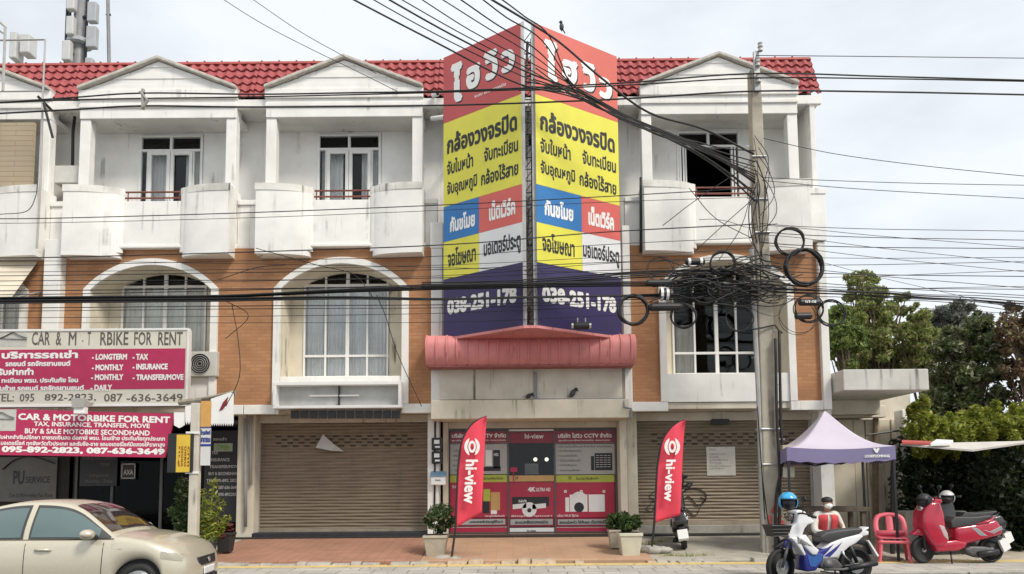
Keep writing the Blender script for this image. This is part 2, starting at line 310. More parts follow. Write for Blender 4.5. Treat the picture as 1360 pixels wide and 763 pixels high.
def shophouse(cx, label, kind):
    x0, x1 = cx-U/2, cx+U/2
    if kind == 'D': x0 = CX_+U/2
    t = thing('shophouse', label, 'shophouse', (cx, F, .4), 'terraced shophouses')
    body(t, x0+.003, x1-.003).build('floor_shell', dark, t)
    roofsheet(x0, x1+(.26 if kind == 'D' else 0), t)
    # second floor face with its arched opening
    if kind != 'C':
        op = arch(1.40, ZS+.14, 6.02, 6.60, cx)
        MB().prism([(x0, ZS), (x0, 6.97), (x1, 6.97), (x1, ZS), (cx+1.40, ZS)]+op[::-1]+[(cx-1.40, ZS)], F, F+.25).build('brick_face', brick, t)
        oo = arch(1.53, ZS+.142, 6.03, 6.735, cx); ii = arch(1.375, ZS+.142, 6.01, 6.585, cx)
        at_ = MB()
        for i in range(len(oo)-1): at_.extr([(oo[i][0], F-.07, oo[i][1]), (oo[i+1][0], F-.07, oo[i+1][1]), (ii[i+1][0], F-.07, ii[i+1][1]), (ii[i][0], F-.07, ii[i][1])], [(oo[i][0], F+.1, oo[i][1]), (oo[i+1][0], F+.1, oo[i+1][1]), (ii[i+1][0], F+.1, ii[i+1][1]), (ii[i][0], F+.1, ii[i][1])])
        at_.build('arch_trim', white, t)
        for a, b in ((x0+.01, cx-1.376), (cx+1.376, x1-.01)): MB().box(a, b, F-.06, F+.1, ZS-.07, ZS+.14).build('base_trim', white, t, bevel=.01)
        # reveal, apron wall and inner wall round the window
        rv = MB(); a = arch(1.374, 4.0, 6.01, 6.583, cx)
        for i in range(len(a)-1): rv.add([(a[i][0], F-.01, a[i][1]), (a[i+1][0], F-.01, a[i+1][1]), (a[i+1][0], F+.75, a[i+1][1]), (a[i][0], F+.75, a[i][1])], [(0, 1, 2, 3)])
        rv.build('window_reveal', cream, t, normals=False)
        MB().box(cx-1.373, cx+1.373, F-.02, F+.75, ZS+.13, 4.0).build('apron_wall', white, t, bevel=.012)
        wx0, wx1, wz0, wz1, wy = cx-1.07, cx+.96, 4.06, 6.6, F+.72
        for a, b in ((x0+.1, wx0), (wx1, x1-.1)): MB().box(a, b, wy+.003, wy+.12, 3.6, 6.95).build('inner_wall', cream, t)
        fr = MB(); fm = alum
        for xx in (wx0, wx0+.5, cx-.07, wx1-.54, wx1-.06): fr.box(xx, xx+(.045 if xx != cx-.07 else .085), wy-.03, wy+.04, wz0, wz1)
        for zz in (wz0, 4.56, 6.26): fr.box(wx0+.002, wx1-.002, wy-.034, wy+.036, zz, zz+.055)
        fw = fr.build('window', alum, t, bevel=.006)
        MB().box(wx0+.03, wx1-.03, wy+.008, wy+.014, wz0+.02, wz1).build('pane', pane, fw)
        if kind in ('A', 'B', 'Z'):
            def cf(u, v): return (wx0+.02+(wx1-wx0-.04)*u, wy+.07+.03*math.sin(u*60+math.sin(u*23)*2)+.012*math.sin(u*170), 4.1+(6.25-4.1)*v)
            MB().grid(cf, 150, 2).build('curtain', curtain if kind == 'B' else curtlt, fw, smooth=True, normals=False)
        else:
            MB().grid(lambda u, v: (wx0+.05+.55*u, wy+.2+.03*math.sin(u*25), 4.1+1.2*v), 40, 2).build('curtain', curtlt, fw, smooth=True, normals=False)
    else:
        MB().box(x0, x1, F, F+.25, ZS+.2, 6.97).build('wall', white, t)
    # third floor: back wall with door, loggia ceiling, side walls
    by = F+.82; dx0, dx1, dz0, dz1 = cx-.83, cx+.72, 7.1, 10.08
    bw = MB().box(x0, dx0, by, by+.15, 7.1, ZTOP+.26).box(dx1, x1, by, by+.15, 7.1, ZTOP+.26).box(dx0, dx1, by, by+.15, dz1, ZTOP+.26)
    bw.build('wall', white, t, bevel=.01)
    df = MB(); y = by-.03
    for xx in (dx0, dx1-.06): df.box(xx, xx+.06, y, y+.1, dz0, dz1)
    for zz in (9.66, 10.02): df.box(dx0+.06, dx1-.06, y, y+.1, zz, zz+.06)
    df.box(cx-.085, cx-.025, y+.003, y+.097, 9.72, 10.02)
    dr = df.build('balcony_door', alum, t, bevel=.006)
    lf = MB()
    for a, b in ((dx0+.24, cx-.06), (cx-.05, dx1-.24)):
        if kind == 'D': a, b = (dx0+.1, dx0+.14) if a < cx-.2 else (dx1-.20, dx1-.16)
        lf.box(a, a+.08, y-.015, y+.04, dz0, 9.66).box(b-.08, b, y-.015, y+.04, dz0, 9.66).box(a+.08, b-.08, y-.012, y+.038, 9.57, 9.66).box(a+.08, b-.08, y-.012, y+.038, 7.1, 7.22)
    lf.box(dx0+.2, dx0+.235, y+.004, y+.09, dz0, 9.66).box(dx1-.235, dx1-.2, y+.004, y+.09, dz0, 9.66)
    lf.build('door_leaf', alum, dr, bevel=.006)
    hz = MB().box(cx-.10, cx-.075, y-.06, y-.03, 8.05, 8.45).box(cx-.035, cx-.01, y-.06, y-.03, 8.05, 8.45)
    if kind != 'D': hz.build('handle', chrome, dr, bevel=.006)
    MB().box(dx0+.03, dx1-.03, y+.05, y+.056, dz0, dz1).build('pane', pane, dr) if kind != 'D' else MB().box(dx0+.03, dx1-.03, y+.05, y+.056, 9.68, dz1).build('pane', pane, dr)
    if kind in ('A', 'B'):
        for a, b in ((dx0+.05, cx-.25), (cx+.2, dx1-.05)):
            MB().grid(lambda u, v: (a+(b-a)*u, by+.25+.04*math.sin(u*28+math.sin(u*9)*2), 7.15+2.6*v), 60, 2).build('curtain', curtain, dr, smooth=True, normals=False)
    # eave: fascia, soffit and gutter box along the whole unit
    xe = x1+(.24 if kind == 'D' else 0)
    MB().box(x0, xe, F+.06, F+.16, 10.34, 10.55).box(x0+.002, xe-.002, F+.16, F+1.1, 10.40, 10.46).build('eave', white, t, bevel=.01)
    if kind != 'C':
        # gable on its beam and two pillars
        g = MB(); Yg = F-.06; zb, za, hw = 10.76, 11.44, 1.74
        for i in range(5):
            z0, z1 = zb+(za-zb)*i/5, zb+(za-zb)*(i+1)/5
            g.prism([(cx-hw*(1-i/5), z0), (cx+hw*(1-i/5), z0), (cx+hw*(1-(i+1)/5)+.001, z1), (cx-hw*(1-(i+1)/5)-.001, z1)], Yg+.05+.014*((i) % 2)-.004*i, Yg+.3)
        ga = g.build('gable', white, t)
        rk = MB()
        for s in (-1, 1):
            rk.extr([(cx, Yg-.06, za+.11), (cx+s*(hw+.1), Yg-.06, zb+.06), (cx+s*(hw+.1), Yg-.06, zb-.015), (cx, Yg-.06, za+.03)], [(cx, F+.6, za+.11), (cx+s*(hw+.1), F+.3, zb+.06), (cx+s*(hw+.1), F+.3, zb-.05), (cx, F+.6, za-.0)])
        rk.build('rake', rake, ga, bevel=.015)
        b = MB().box(cx-1.82, cx+1.82, Yg+.08, F+.34, ZTOP-.08, 10.34).box(cx-1.83, cx+1.83, Yg+.04, F+.35, 10.341, 10.43).box(cx-1.82, cx+1.82, Yg+.065, F+.35, 10.431, 10.53).box(cx-1.84, cx+1.84, Yg+.02, F+.35, 10.531, zb)
        b.build('beam', white, t, bevel=.012)
        MB().box(cx-1.82, cx+1.82, F+.342, F+.818, ZTOP-.04, ZTOP+.06).build('loggia_ceiling', white, t)
        for s in (-1, 1): MB().box(min(cx+s*1.82, cx+s*1.58), max(cx+s*1.82, cx+s*1.58), F+.05, F+.28, 7.09, ZTOP-.082).build('pillar', white, t, bevel=.015)
        # balcony: parapet between two quarter round bulges
        bp = MB().box(cx-.72, cx+.70, F-.1, F+.04, 7.02, 8.06).box(cx-.74, cx+.72, F-.14, F+.04, 6.955, 7.02)
        bp.box(cx-1.9, cx+1.9, F+.02, F+.8, 6.975, 7.08)
        bal = bp.build('balcony', whiteB, t, bevel=.012)
        for s in (-1, 1):
            def cur(off, n=16): return [(cx+s*(1.87-off-(1.16-off*.5)*math.sin(math.pi/2*i/n)), F-.08-(.30-off*.8)*math.cos(math.pi/2*i/n)) for i in range(n+1)]
            o_, i_ = cur(0), cur(.13)
            bl = MB()
            P = o_+i_[::-1]
            bl.prismz(P, 6.85, 8.19)
            bl.prismz(o_+[(cx+s*.71, F+.1), (cx+s*1.87, F+.1)], 6.73, 6.849)
            xs = sorted((cx+s*1.872, cx+s*1.74)); bl.box(xs[0], xs[1], F-.30, F+.3, 6.855, 8.34)
            bg_ = bl.build('bulge', whiteB, bal)
            MB().prismz([(x, y) for x, y in cur(-.02)]+cur(.15)[::-1], 8.191, 8.35).build('coping', copem, bal)
        rl = MB()
        for z in (8.16, 8.30): rl.tube([(cx-.74, F-.03, z), (cx+.72, F-.03, z)], .022, 8)
        for xx in (cx-.6, cx+.58): rl.tube([(xx, F-.03, 8.04), (xx, F-.03, 8.3)], .016, 6)
        rl.build('railing', railm, bal)
        # low wing walls between the bays
        for a, b in ((x0, cx-1.88), (cx+1.88, x1)):
            MB().box(a, b, F+.1, F+.24, 7.0, 8.02).box(a, b, F+.06, F+.28, 8.021, 8.14).build('wing_wall', white, t, bevel=.012)
    return t, x0, x1
def shutter(t, x0, x1, z0, z1, y, holes=True):
    n = int((z1-z0)/.075)
    def fn(u, v):
        k = round(v*n*4); q = k % 4; z = z0+(z1-z0)*k/(n*4)
        X = x0+(x1-x0)*u; dn = .007*math.sin(X*2.1+z*1.3)*math.sin(z*2.7+X*.8)+.005*math.sin(X*5.3+k*.9); return (X, y-(.0, .017, .024, .017)[q]+dn, z+.004*math.sin(X*1.7+k*.31))
    s = MB().grid(fn, 24, n*4).build('shutter', shutm, t, normals=False, solid=.01)
    if holes:
        h = MB()
        for r in range(4):
            for k in range(int((x1-x0-.5)/.27)):
                xx = x0+.35+k*.27+(.135 if r % 2 else 0); zz = z1-.32-r*.075
                if xx < x1-.4: h.box(xx, xx+.13, y-.029, y-.02, zz-.022, zz+.022)
        h.build('vent_slot', slotm, s)
    MB().box(x0-.004, x1+.004, y-.05, y-.002, z0-.06, z0+.03).build('bottom_bar', mat('bar', (.30, .25, .19), .6, .2, dirt=.4), s, bevel=.006)
    g = MB()
    for a, b in ((x0-.05, x0-.002), (x1+.002, x1+.05)): g.box(a, b, y-.06, y+.03, z0-.05, z1)
    g.build('guide_rail', greyal, s, bevel=.005)
    return s
SY = F+.9
# the bay with a rolled down shutter and an empty sign box
tB, x0, x1 = shophouse(BX, 'shophouse left of the V sign with curtained arched window and full-width brown shutter', 'B')
shutter(tB, -5.93, -2.0, .50, 3.02, SY)
MB().box(-6.36, -5.96, SY-.35, SY+.2, .3, ZS-.02).build('column', whitep if 0 else cream, tB, bevel=.012)
MB().box(-2.0+.06, x1+.0, SY-.5, SY+.2, .3, ZS-.02).build('column', white, tB, bevel=.012)
MB().box(-5.958, -1.942, SY-.12, SY+.2, 3.02, 3.20).build('lintel', oldw, tB, bevel=.01)
MB().box(-6.0, -1.9, SY-.35, SY-.06, .32, .47).build('door_step', mat('dark_step', (.03, .03, .035), .5, .2), tB, bevel=.01)
MB().box(x0, x1, F+.02, SY+.3, ZS-.015, ZS+.12).build('soffit', oldw, tB)
MB().box(x1-.12, x1+.13, F-.12, F+.05, ZS+.142, 6.9).box(x1-.14, x1+.15, F-.14, F+.05, 6.9, 7.5).build('pilaster', white, tB, bevel=.012)
# the bay with the rental signs, dark glazed shop front
tA, x0, x1 = shophouse(AX, 'white and orange shophouse behind the rental signs with dark glazed shop front', 'A')
MB().box(x0, x1, F+.02, SY+.3, ZS-.015, ZS+.12).build('soffit', oldw, tA)
MB().box(x0-.19, x0+.19, F-.2, F+.05, ZS, 7.15).build('pilaster', white, tA, bevel=.012)
sf = MB()
for xx in (x0+.05, -9.45, -8.3, -7.25, -6.42): sf.box(xx, xx+.06, SY-.03, SY+.05, .42, 3.18)
sf.box(x0+.112, -6.422, SY-.027, SY+.047, 3.0, 3.1)
sfo = sf.build('shop_front', mat('dark_frame', (.06, .06, .06), .4), tA, bevel=.006)
MB().box(x0+.1, -6.4, SY+.01, SY+.018, .42, 3.15).build('pane', glass('dark_pane', (.5, .5, .5), .7, .05, 1.2), sfo)
# the bay on the right
tD, x0, x1 = shophouse(DX, 'white and orange shophouse at the right end with open dark windows behind the cable tangle', 'D')
sD = shutter(tD, 2.95, 7.0, .62, 3.0, SY)
MB().box(2.66, 2.9, SY-.3, SY+.2, .3, ZS-.02).build('column', cream, tD, bevel=.012)
MB().box(7.06, 7.36, SY-.5, SY+.2, .1, ZS-.02).build('column', white, tD, bevel=.012)
MB().box(2.905, 7.055, SY-.12, SY+.2, 3.0, 3.2).build('lintel', oldw, tD, bevel=.01)
MB().box(2.905, 7.055, SY-.2, SY+.1, .3, .56).build('door_step', concrete, tD, bevel=.012)
MB().box(x0, x1, F+.02, SY+.3, ZS-.015, ZS+.12).build('soffit', oldw, tD)
MB().box(x0-.11, x0+.06, F-.11, F+.05, ZS-.05, 7.4).build('pilaster', white, tD, bevel=.012)
MB().box(x1-.07, x1+.11, F-.11, F+7.1, ZS-.07, 6.97).build('end_wall', white, tD, bevel=.012)
MB().box(x1-.03, x1+.09, F+.1, F+7.1, 6.975, 10.36).prismx([(F+.2, 10.365), (F+.17, 10.55), (F+.62, 11.68), (F+1.2, 10.6), (F+7, 10.5), (F+7, 10.365)], x1-.02, x1+.08).build('end_wall', white, tD, bevel=.012)
MB().box(x1-.28, x1+.13, F-.16, F+.08, 7.0, 8.08).box(x1-.3, x1+.15, F-.18, F+.1, 8.081, 8.22).build('parapet_end', whiteB, tD, bevel=.012)
# centre bay: shop front
tC, x0, x1 = shophouse(CX_, 'shophouse hidden behind the big V shaped sign with a red glazed shop front', 'C')
MB().box(-1.60, 2.45, F-.25, F+.02, 3.42, 4.72).build('panel_wall', oldw, tC, bevel=.012)
MB().box(-1.78, 2.58, F-.36, F+.3, 2.98, 3.40).build('ledge_beam', cream, tC, bevel=.015)
MB().box(-1.62, 2.50, F+.3, SY+.3, 3.0, 3.1).build('soffit', oldw, tC)
MB().box(-1.62, -1.5, SY-.2, SY+.2, .3, 3.0).build('column', cream, tC, bevel=.012); MB().box(2.47, 2.63, SY-.5, SY+.2, .3, ZS).build('column', cream, tC, bevel=.012)
MB().box(-1.5, 2.47, SY-.1, SY+.2, 2.86, 3.0).build('lintel', oldw, tC, bevel=.01)
# neighbour on the far left
tZ, x0, x1 = shophouse(ZX, 'shophouse at the left edge with beige roll blind and cloth awning on its upper floors', 'Z')
MB().box(x0, x1, F+.02, SY+.3, ZS-.015, ZS+.12).build('soffit', oldw, tZ)
MB().box(-13.6, -10.93, F-.16, F-.08, 7.9, 9.92).build('roll_blind', bricks('blind', (.42, .34, .24), (.40, .32, .22), (.30, .24, .16), 9, .12, 'xz', .01, .2), tZ)
MB().box(x0, x1, SY, SY+.1, .4, 3.2).build('shop_wall', dark, tZ)
# ------------------------------------------------------------------ the V shaped sign
vs_t = thing('v_sign', 'tall V shaped sign of two coloured panels with Thai lettering and phone number', 'sign', (.42, 15.5, 4.7))
cells = {'red': (.50, .075, .075), 'red_lit': (.62, .13, .10), 'yel': (.72, .67, .07), 'blue': (.02, .17, .45), 'white': (.72, .72, .72), 'navy': (.033, .022, .10), 'coral': (.64, .12, .10)}  # left red deeper, right red paler: side light put into the colour
CM = {k: mat('sign_'+k, v, .45, .05, 2, dirt=.12, dcol=tuple(c*.7 for c in v)) for k, v in cells.items()}
ZR = [11.18, 9.63, 7.70, 6.90, 6.06, 4.74]
def zrow(y): return at(590, y, 15.5).z
for side in (0, 1):
    A = Vector((-1.47, 15.52, 0)) if side == 0 else Vector((.52, 14.3, 0)); B = Vector((.26, 14.3, 0)) if side == 0 else Vector((2.42, 15.52, 0))
    d = (B-A); nrm = Vector((d.y, -d.x, 0)).normalized()
    if nrm.y > 0: nrm = -nrm
    def fm(u0, u1, z0, z1): return lambda u, v, h: A+d*(u0+(u1-u0)*u)+nrm*(h+.03)+Vector((0, 0, z0+(z1-z0)*v))
    def pbox(u0, u1, z0, z1, t0=-.04, t1=.0):
        c = [A+d*u+nrm*(t+.03)+Vector((0, 0, z)) for t in (t1, t0) for z in (z0, z1) for u in (u0, u1)]
        return MB().add(c, [(0, 1, 3, 2), (4, 6, 7, 5), (0, 4, 5, 1), (2, 3, 7, 6), (0, 2, 6, 4), (1, 5, 7, 3)])
    pn = pbox(0, 1, ZR[5], ZR[0], -.10, -.006).build('sign_panel', greyal, vs_t)
    bl = [('red' if side == 0 else 'red_lit', 0, 1, 1, 0), ('yel', 0, 1, 2, 1), ('blue', 0, .47 if side == 0 else .52, 3, 2), ('coral', .47 if side == 0 else .52, 1, 3, 2), ('yel', 0, .47 if side == 0 else .52, 4, 3), ('white', .47 if side == 0 else .52, 1, 4, 3), ('navy', 0, 1, 5, 4)]
    for c, u0, u1, a, b in bl: pbox(u0+.001, u1-.001, ZR[a]+.002, ZR[b]-.002, -.004, 0).build('colour_field', CM[c], pn)
    w = MB(); k = MB(); bd = .035
    # big stepped letters of the shop name
    for i, (ch, u0, u1, za, zb) in enumerate((('ไ', .10, .26, 10.0, 10.93), ('ฮ', .31, .50, 10.17, 10.72), ('วิ', .54, .72, 10.20, 10.87), ('ว', .76, .93, 10.22, 10.72))):
        lettering(w, ch, fm(u0, u1, za-(.05*i if side else 0), zb-(.05*i if side else 0)), .06)
        lettering(k, ch, fm(u0+.012, u1+.012, za-.035-(.05*i if side else 0), zb-.035-(.05*i if side else 0)), .06, .0005)
    lettering(k, 'กล้องวงจรปิด', fm(.05, .95, zrow(208), zrow(181)), .045)
    lettering(k, 'จับใบหน้า', fm(.05, .40, zrow(235), zrow(215)), bd); lettering(k, 'จับทะเบียน', fm(.54, .96, zrow(234), zrow(215)), bd)
    lettering(k, 'จับอุณหภูมิ', fm(.05, .45, zrow(266), zrow(244)), bd); lettering(k, 'กล้องไร้สาย', fm(.50, .96, zrow(263), zrow(243)), bd)
    lettering(w, 'กันขโมย', fm(.09, .42, zrow(312), zrow(290)), .05); lettering(w, 'เน็ตเวิร์ค', fm(.60, .92, zrow(311), zrow(286)), .05)
    lettering(k, 'จอโฆษณา', fm(.06, .43, zrow(357), zrow(333)), bd); lettering(k, 'มอเตอร์ประตู', fm(.53, .98, zrow(360), zrow(333)), bd)
    lettering(w, '038-251-178', fm(.05, .93, zrow(420), zrow(399)), .06)
    lettering(w, 'ระบบ ไฮวิว วงจรปิด', fm(.42, .82, 9.94, 10.02) if side == 0 else fm(.3, .62, 9.86, 9.94), .02)
    w.build('white_lettering', letw, pn, normals=False); k.build('black_lettering', letk, pn, normals=False)
tr = MB()
for x, y in ((.29, 14.36), (.49, 14.36)): tr.box(x-.03, x+.03, y-.03, y+.03, 4.76, 11.25)
tr.build('mast_post', steel, vs_t)
lt = MB()
for i in range(25): z = 4.8+i*.25; lt.tube([(.30, 14.36, z), (.48, 14.36, z)], .012, 5); lt.tube([(.30, 14.36, z), (.48, 14.36, z+.25)], .010, 5)
for xx in (.3, .48): lt.tube([(xx, 14.7, 4.76), (xx, 14.7, 11.1)], .025, 6)
lt.build('lattice', black, vs_t)
bk = MB()
for z in (5.2, 7.3, 9.4, 10.9):
    bk.tube([(-1.4, 15.6, z), (-1.4, 16.7, z)], .03, 6); bk.tube([(2.35, 15.6, z), (2.35, 16.7, z)], .03, 6); bk.tube([(.39, 14.5, z), (.39, 16.8, z)], .03, 6); bk.tube([(-1.4, 15.62, z), (.3, 14.5, z)], .025, 6); bk.tube([(2.35, 15.62, z), (.48, 14.5, z)], .025, 6)
bk.build('rear_frame', steel, vs_t)
# floodlight in front of the sign
p = at(772, 433, 14.35)
fl = thing('floodlight', 'small black floodlight on two arms low on the navy panel', 'lamp', p)
MB().lathe([(.0, -.17), (.05, -.17), (.075, -.12), (.075, .12), (.05, .17), (0, .17)], p, 14, 'x').build('housing', black, fl, smooth=False)
ar = MB()
for s in (-.07, .09): MB().tube([p+Vector((s, .02, .05)), p+Vector((s, .03, .16)), p+Vector((s, .45, .2))], .014, 6).build('arm', steel, fl)
for s in (-.18, .18): MB().lathe([(.0, -.02), (.055, -.02), (.055, .02), (0, .02)], p+Vector((s, 0, 0)), 12, 'x').build('end_cap', chrome, fl)
# pink tin awning
aw = thing('tin_awning', 'rolled pink tin awning with rust streaks under the V sign', 'awning', (.45, F, 4.2))
ax0, ax1 = -1.85, 2.69
prof = cr([(15.95, 4.82), (15.55, 4.80), (15.34, 4.74), (15.22, 4.60), (15.21, 4.42), (15.26, 4.25), (15.36, 4.13)], 5)
n = 92
def afn(u, v):
    i = v*(len(prof)-1); k = min(int(i), len(prof)-2); q = prof[k].lerp(prof[k+1], i-k); x = ax0+(ax1-ax0)*u
    ph = (u*20.5) % 1; rib = .028 if ph < .12 else 0
    return (x, q.x-rib, q.y+rib*.4)
prof = [Vector((a[0], a[1])) if not isinstance(a, Vector) else a for a in prof]
MB().grid(afn, 328, len(prof)-1).build('sheet', pinkm, aw, normals=False, solid=.012)
for x in (ax0, ax1-.02): MB().prismx([(q.x+.01, q.y) for q in prof]+[(15.95, 4.1)], x, x+.02).build('end_cap', pinkm, aw)
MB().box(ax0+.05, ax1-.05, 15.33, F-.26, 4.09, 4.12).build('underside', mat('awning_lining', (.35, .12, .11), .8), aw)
MB().extr([(-1.55, 15.48, 4.68), (.25, 14.2, 4.68), (.53, 14.2, 4.68), (2.5, 15.48, 4.68)], [(-1.55, 15.48, 4.735), (.25, 14.2, 4.735), (.53, 14.2, 4.735), (2.5, 15.48, 4.735)]).build('gusset', pinkm, aw)
pv = MB().tube([at(711, 531, F-.3), at(711, 494, F-.3)], .035, 8).tube([at(711, 531, F-.33), at(828, 530, F-.33), at(829, 541, F-.4), at(838, 543, F-.42), at(839, 556, F-.42)], .025, 8)
tag(pv.build('drain_pipe', mat('grey_pipe', (.22, .23, .25), .5), origin=at(711, 531, F-.3)), 'grey drain pipe on the stained wall under the pink awning', 'pipe')
def bird(px, py, Y, label, tilt=0, s=1):
    p = at(px, py, Y); b = MB()
    b.ell((0, 0, .10*s), (.05*s, .045*s, .085*s), 12, 8).ell((.015*s, 0, .205*s), .036*s, 10, 7)
    b.add([(.045*s, -.008, .21*s), (.045*s, .008, .21*s), (.085*s, 0, .2*s), (.045*s, 0, .195*s)], [(0, 1, 2), (0, 2, 3), (1, 3, 2), (0, 3, 1)])
    b.add([(-.02*s, -.03*s, .05*s), (-.02*s, .03*s, .05*s), (-.08*s, .02*s, -.04*s), (-.08*s, -.02*s, -.04*s), (-.02*s, 0, .08*s)], [(0, 1, 2, 3), (4, 3, 2), (0, 4, 1), (0, 3, 4), (1, 4, 2)])
    for q in (-.015, .015): b.tube([(0, q*s, .06*s), (0, q*s, 0)], .005*s, 5)
    o = b.build('pigeon', mat('feather', (.035, .035, .04), .6, .3), world=False, smooth=True); o.location = p; o.rotation_euler = (0, tilt, R(190 if tilt == 0 else 20)); tag(o, label, 'bird'); return o
bird(746, 42, 14.75, 'dark pigeon perched on top of the V sign')
bird(757, 528, F-.33, 'dark pigeon resting on the ledge above the shop front', R(35), 1.15); bird(698, 529, F-.33, 'dark pigeon on the ledge beside the short vertical pipe', R(55), .9)
# ------------------------------------------------------------------ rental signs on the left
Yb = F-.85
sg = thing('rental_sign', 'large faded upper board with magenta panel offering car and motorbike rent', 'sign', at(100, 540, Yb))
a, b = at(-70, 542, Yb), at(249, 436, Yb)
br = MB().box(a.x, b.x, Yb, Yb+.10, a.z, b.z).build('board', signw, sg, bevel=.01)
mg = MB(); patch(mg, -66, 463, 246.5, 519, Yb-.001, .006); mg.build('magenta_panel', magenta, sg)
fr = MB()
for z in (a.z, b.z-.05): fr.box(a.x-.02, b.x+.03, Yb-.02, Yb+.12, z, z+.05)
fr.box(b.x, b.x+.05, Yb-.018, Yb+.118, a.z+.05, b.z-.05); fr.build('frame', alum, sg, bevel=.006)
k = MB(); w = MB()
for tx, p0, p1 in (('CAR', 42, 67), ('&', 74, 82), ('M', 91, 102), ('T', 116, 121), ('RBIKE', 133, 171), ('FOR', 178, 202), ('RENT', 210, 243)): lettering(k, tx, pxbox(p0, 441, p1, 459, Yb), .015)
for tx, p0, p1 in (('.', 109, 111), ('TEL:', -8, 19), ('095', 26, 46), ('892-2823,', 59, 128), ('087', 138, 163), ('-636-3649', 168, 243)): lettering(k, tx, pxbox(p0, 523 if tx != '.' else 452, p1, 534 if tx != '.' else 454, Yb), .015)
k.build('faded_lettering', letf, sg, normals=False)
for tx, x0, x1, y0, y1 in (('บริการรถเช่า', 2, 104, 465, 477), ('รถยนต์ รถจักรยานยนต์', 7, 94, 479, 487), ('รับฝากทำ', -3, 45, 489, 499), ('ทะเบียน พรบ. ประกันภัย โอน', 2, 104, 501, 509), ('รับย้าย รถยนต์ รถจักรยานยนต์', -5, 112, 511, 519.5)):
    lettering(w, tx, pxbox(x0, y0, x1, y1, Yb-.007), .05)
for tx, x0, x1, y in (('- LONGTERM', 122, 169, 470), ('- TAX', 176, 197, 470), ('- MONTHLY', 122, 164, 484), ('- INSURANCE', 176, 223, 483), ('- MONTHLY', 121, 164, 497), ('- TRANSFER/MOVE', 176, 244, 497), ('- DAILY', 120, 149, 511)):
    lettering(w, tx, pxbox(x0, y, x1, y+8.5, Yb-.007), .05)
w.build('white_lettering', letw, sg, normals=False)
def carlogo(mb, px0, py, px1, Y):
    L = px1-px0; pts = cr([at(px0, py, Y), at(px0+L*.25, py-4, Y), at(px0+L*.5, py-8, Y), at(px0+L*.75, py-4, Y), at(px1, py-1, Y)], 6); mb.tube([p+Vector((0, -.004, 0)) for p in pts], .028, 5, ell=.2)
    mb.tube([at(px0, py, Y)+Vector((0, -.004, 0)), at(px1, py+1, Y)+Vector((0, -.004, 0))], .02, 5, ell=.2)
lg = MB(); patch(lg, -4, 438, 37, 461, Yb, .004); lgo = lg.build('logo_patch', mat('logo_grey', (.52, .51, .47), .6), sg)
c = MB(); carlogo(c, 0, 450, 36, Yb-.004); c.build('logo', letf, lgo)
Yc = F-1.0
s2 = thing('rental_banner', 'magenta lower banner with two phone numbers under the big rental board', 'sign', at(100, 607, Yc))
a, b = at(-70, 606, Yc), at(232, 546, Yc)
def slab(px): return [at(-70, 603.5, Yc), at(219, 608, Yc), at(232, 550, Yc), at(-70, 541, Yc)]
q = slab(0); MB().extr(q, [v+Vector((0, .05, 0)) for v in q]).build('banner_sheet', magenta, s2)
def bn(x0, y0, x1, y1, sl): # lines on the banner sag to the right
    c0, c1, c2 = at(x0, y1, Yc), at(x1, y1+sl, Yc), at(x0, y0, Yc)
    return lambda u, v, h: (c0.x+(c1.x-c0.x)*u, Yc-h, c0.z+(c1.z-c0.z)*u+(c2.z-c0.z)*v)
w = MB()
for tx, x0, y0, x1, y1, sl, bd in (('CAR & MOTORBIKE FOR RENT', 24, 549, 226, 558, 4.5, .045), ('TAX, INSURANCE, TRANSFER, MOVE', 45, 560, 199, 567, 3, .03), ('BUY & SALE MOTOBIKE SECONDHAND', 33, 569, 199, 576, 3, .03), ('รับฝากจำ/รับปรึกษา ขายรถเงินสด ต่อภาษี พรบ. โอน/ย้าย ประกันภัยทุกประเภท', -3, 577, 219, 585, 2.5, .035), ('มอเตอร์ไซค์ ทุกจังหวัดทั่วประเทศ และรับซื้อ-ขาย รถมอเตอร์ไซค์มือสองให้ราคาสูง', 1, 585, 219, 593, 2.5, .035), ('095-892-2823, 087-636-3649', 2, 592.5, 219, 602, 3.5, .06)):
    lettering(w, tx, bn(x0, y0, x1, y1, sl), bd)
w.build('white_lettering', letw, s2, normals=False)
lg = MB(); patch(lg, -40, 544, 22, 573, Yc-.001, .004); lgo = lg.build('logo_patch', mat('logo_grey', (.52, .51, .47), .6), s2); c = MB(); carlogo(c, -14, 556, 19, Yc-.006); c.build('logo', letf, lgo)
p = at(112, 537, F-1.15); sp = thing('spotlight', 'small square spotlight on an arm between the two rental signs', 'lamp', p)
MB().extr([p+Vector(v) for v in ((-.13, 0, .03), (.13, 0, .03), (.12, .02, -.06), (-.12, .02, -.06))], [p+Vector(v) for v in ((-.13, -.25, .1), (.13, -.25, .1), (.12, -.23, -.1), (-.12, -.23, -.1))]).build('hood', greyal, sp, bevel=.006)
MB().box(p.x-.1, p.x+.12, p.y-.2, p.y-.06, p.z-.22, p.z-.08).build('lens_box', whitep, sp, bevel=.01); MB().tube([p, p+Vector((0, .3, .05))], .02, 6).build('arm', steel, sp)
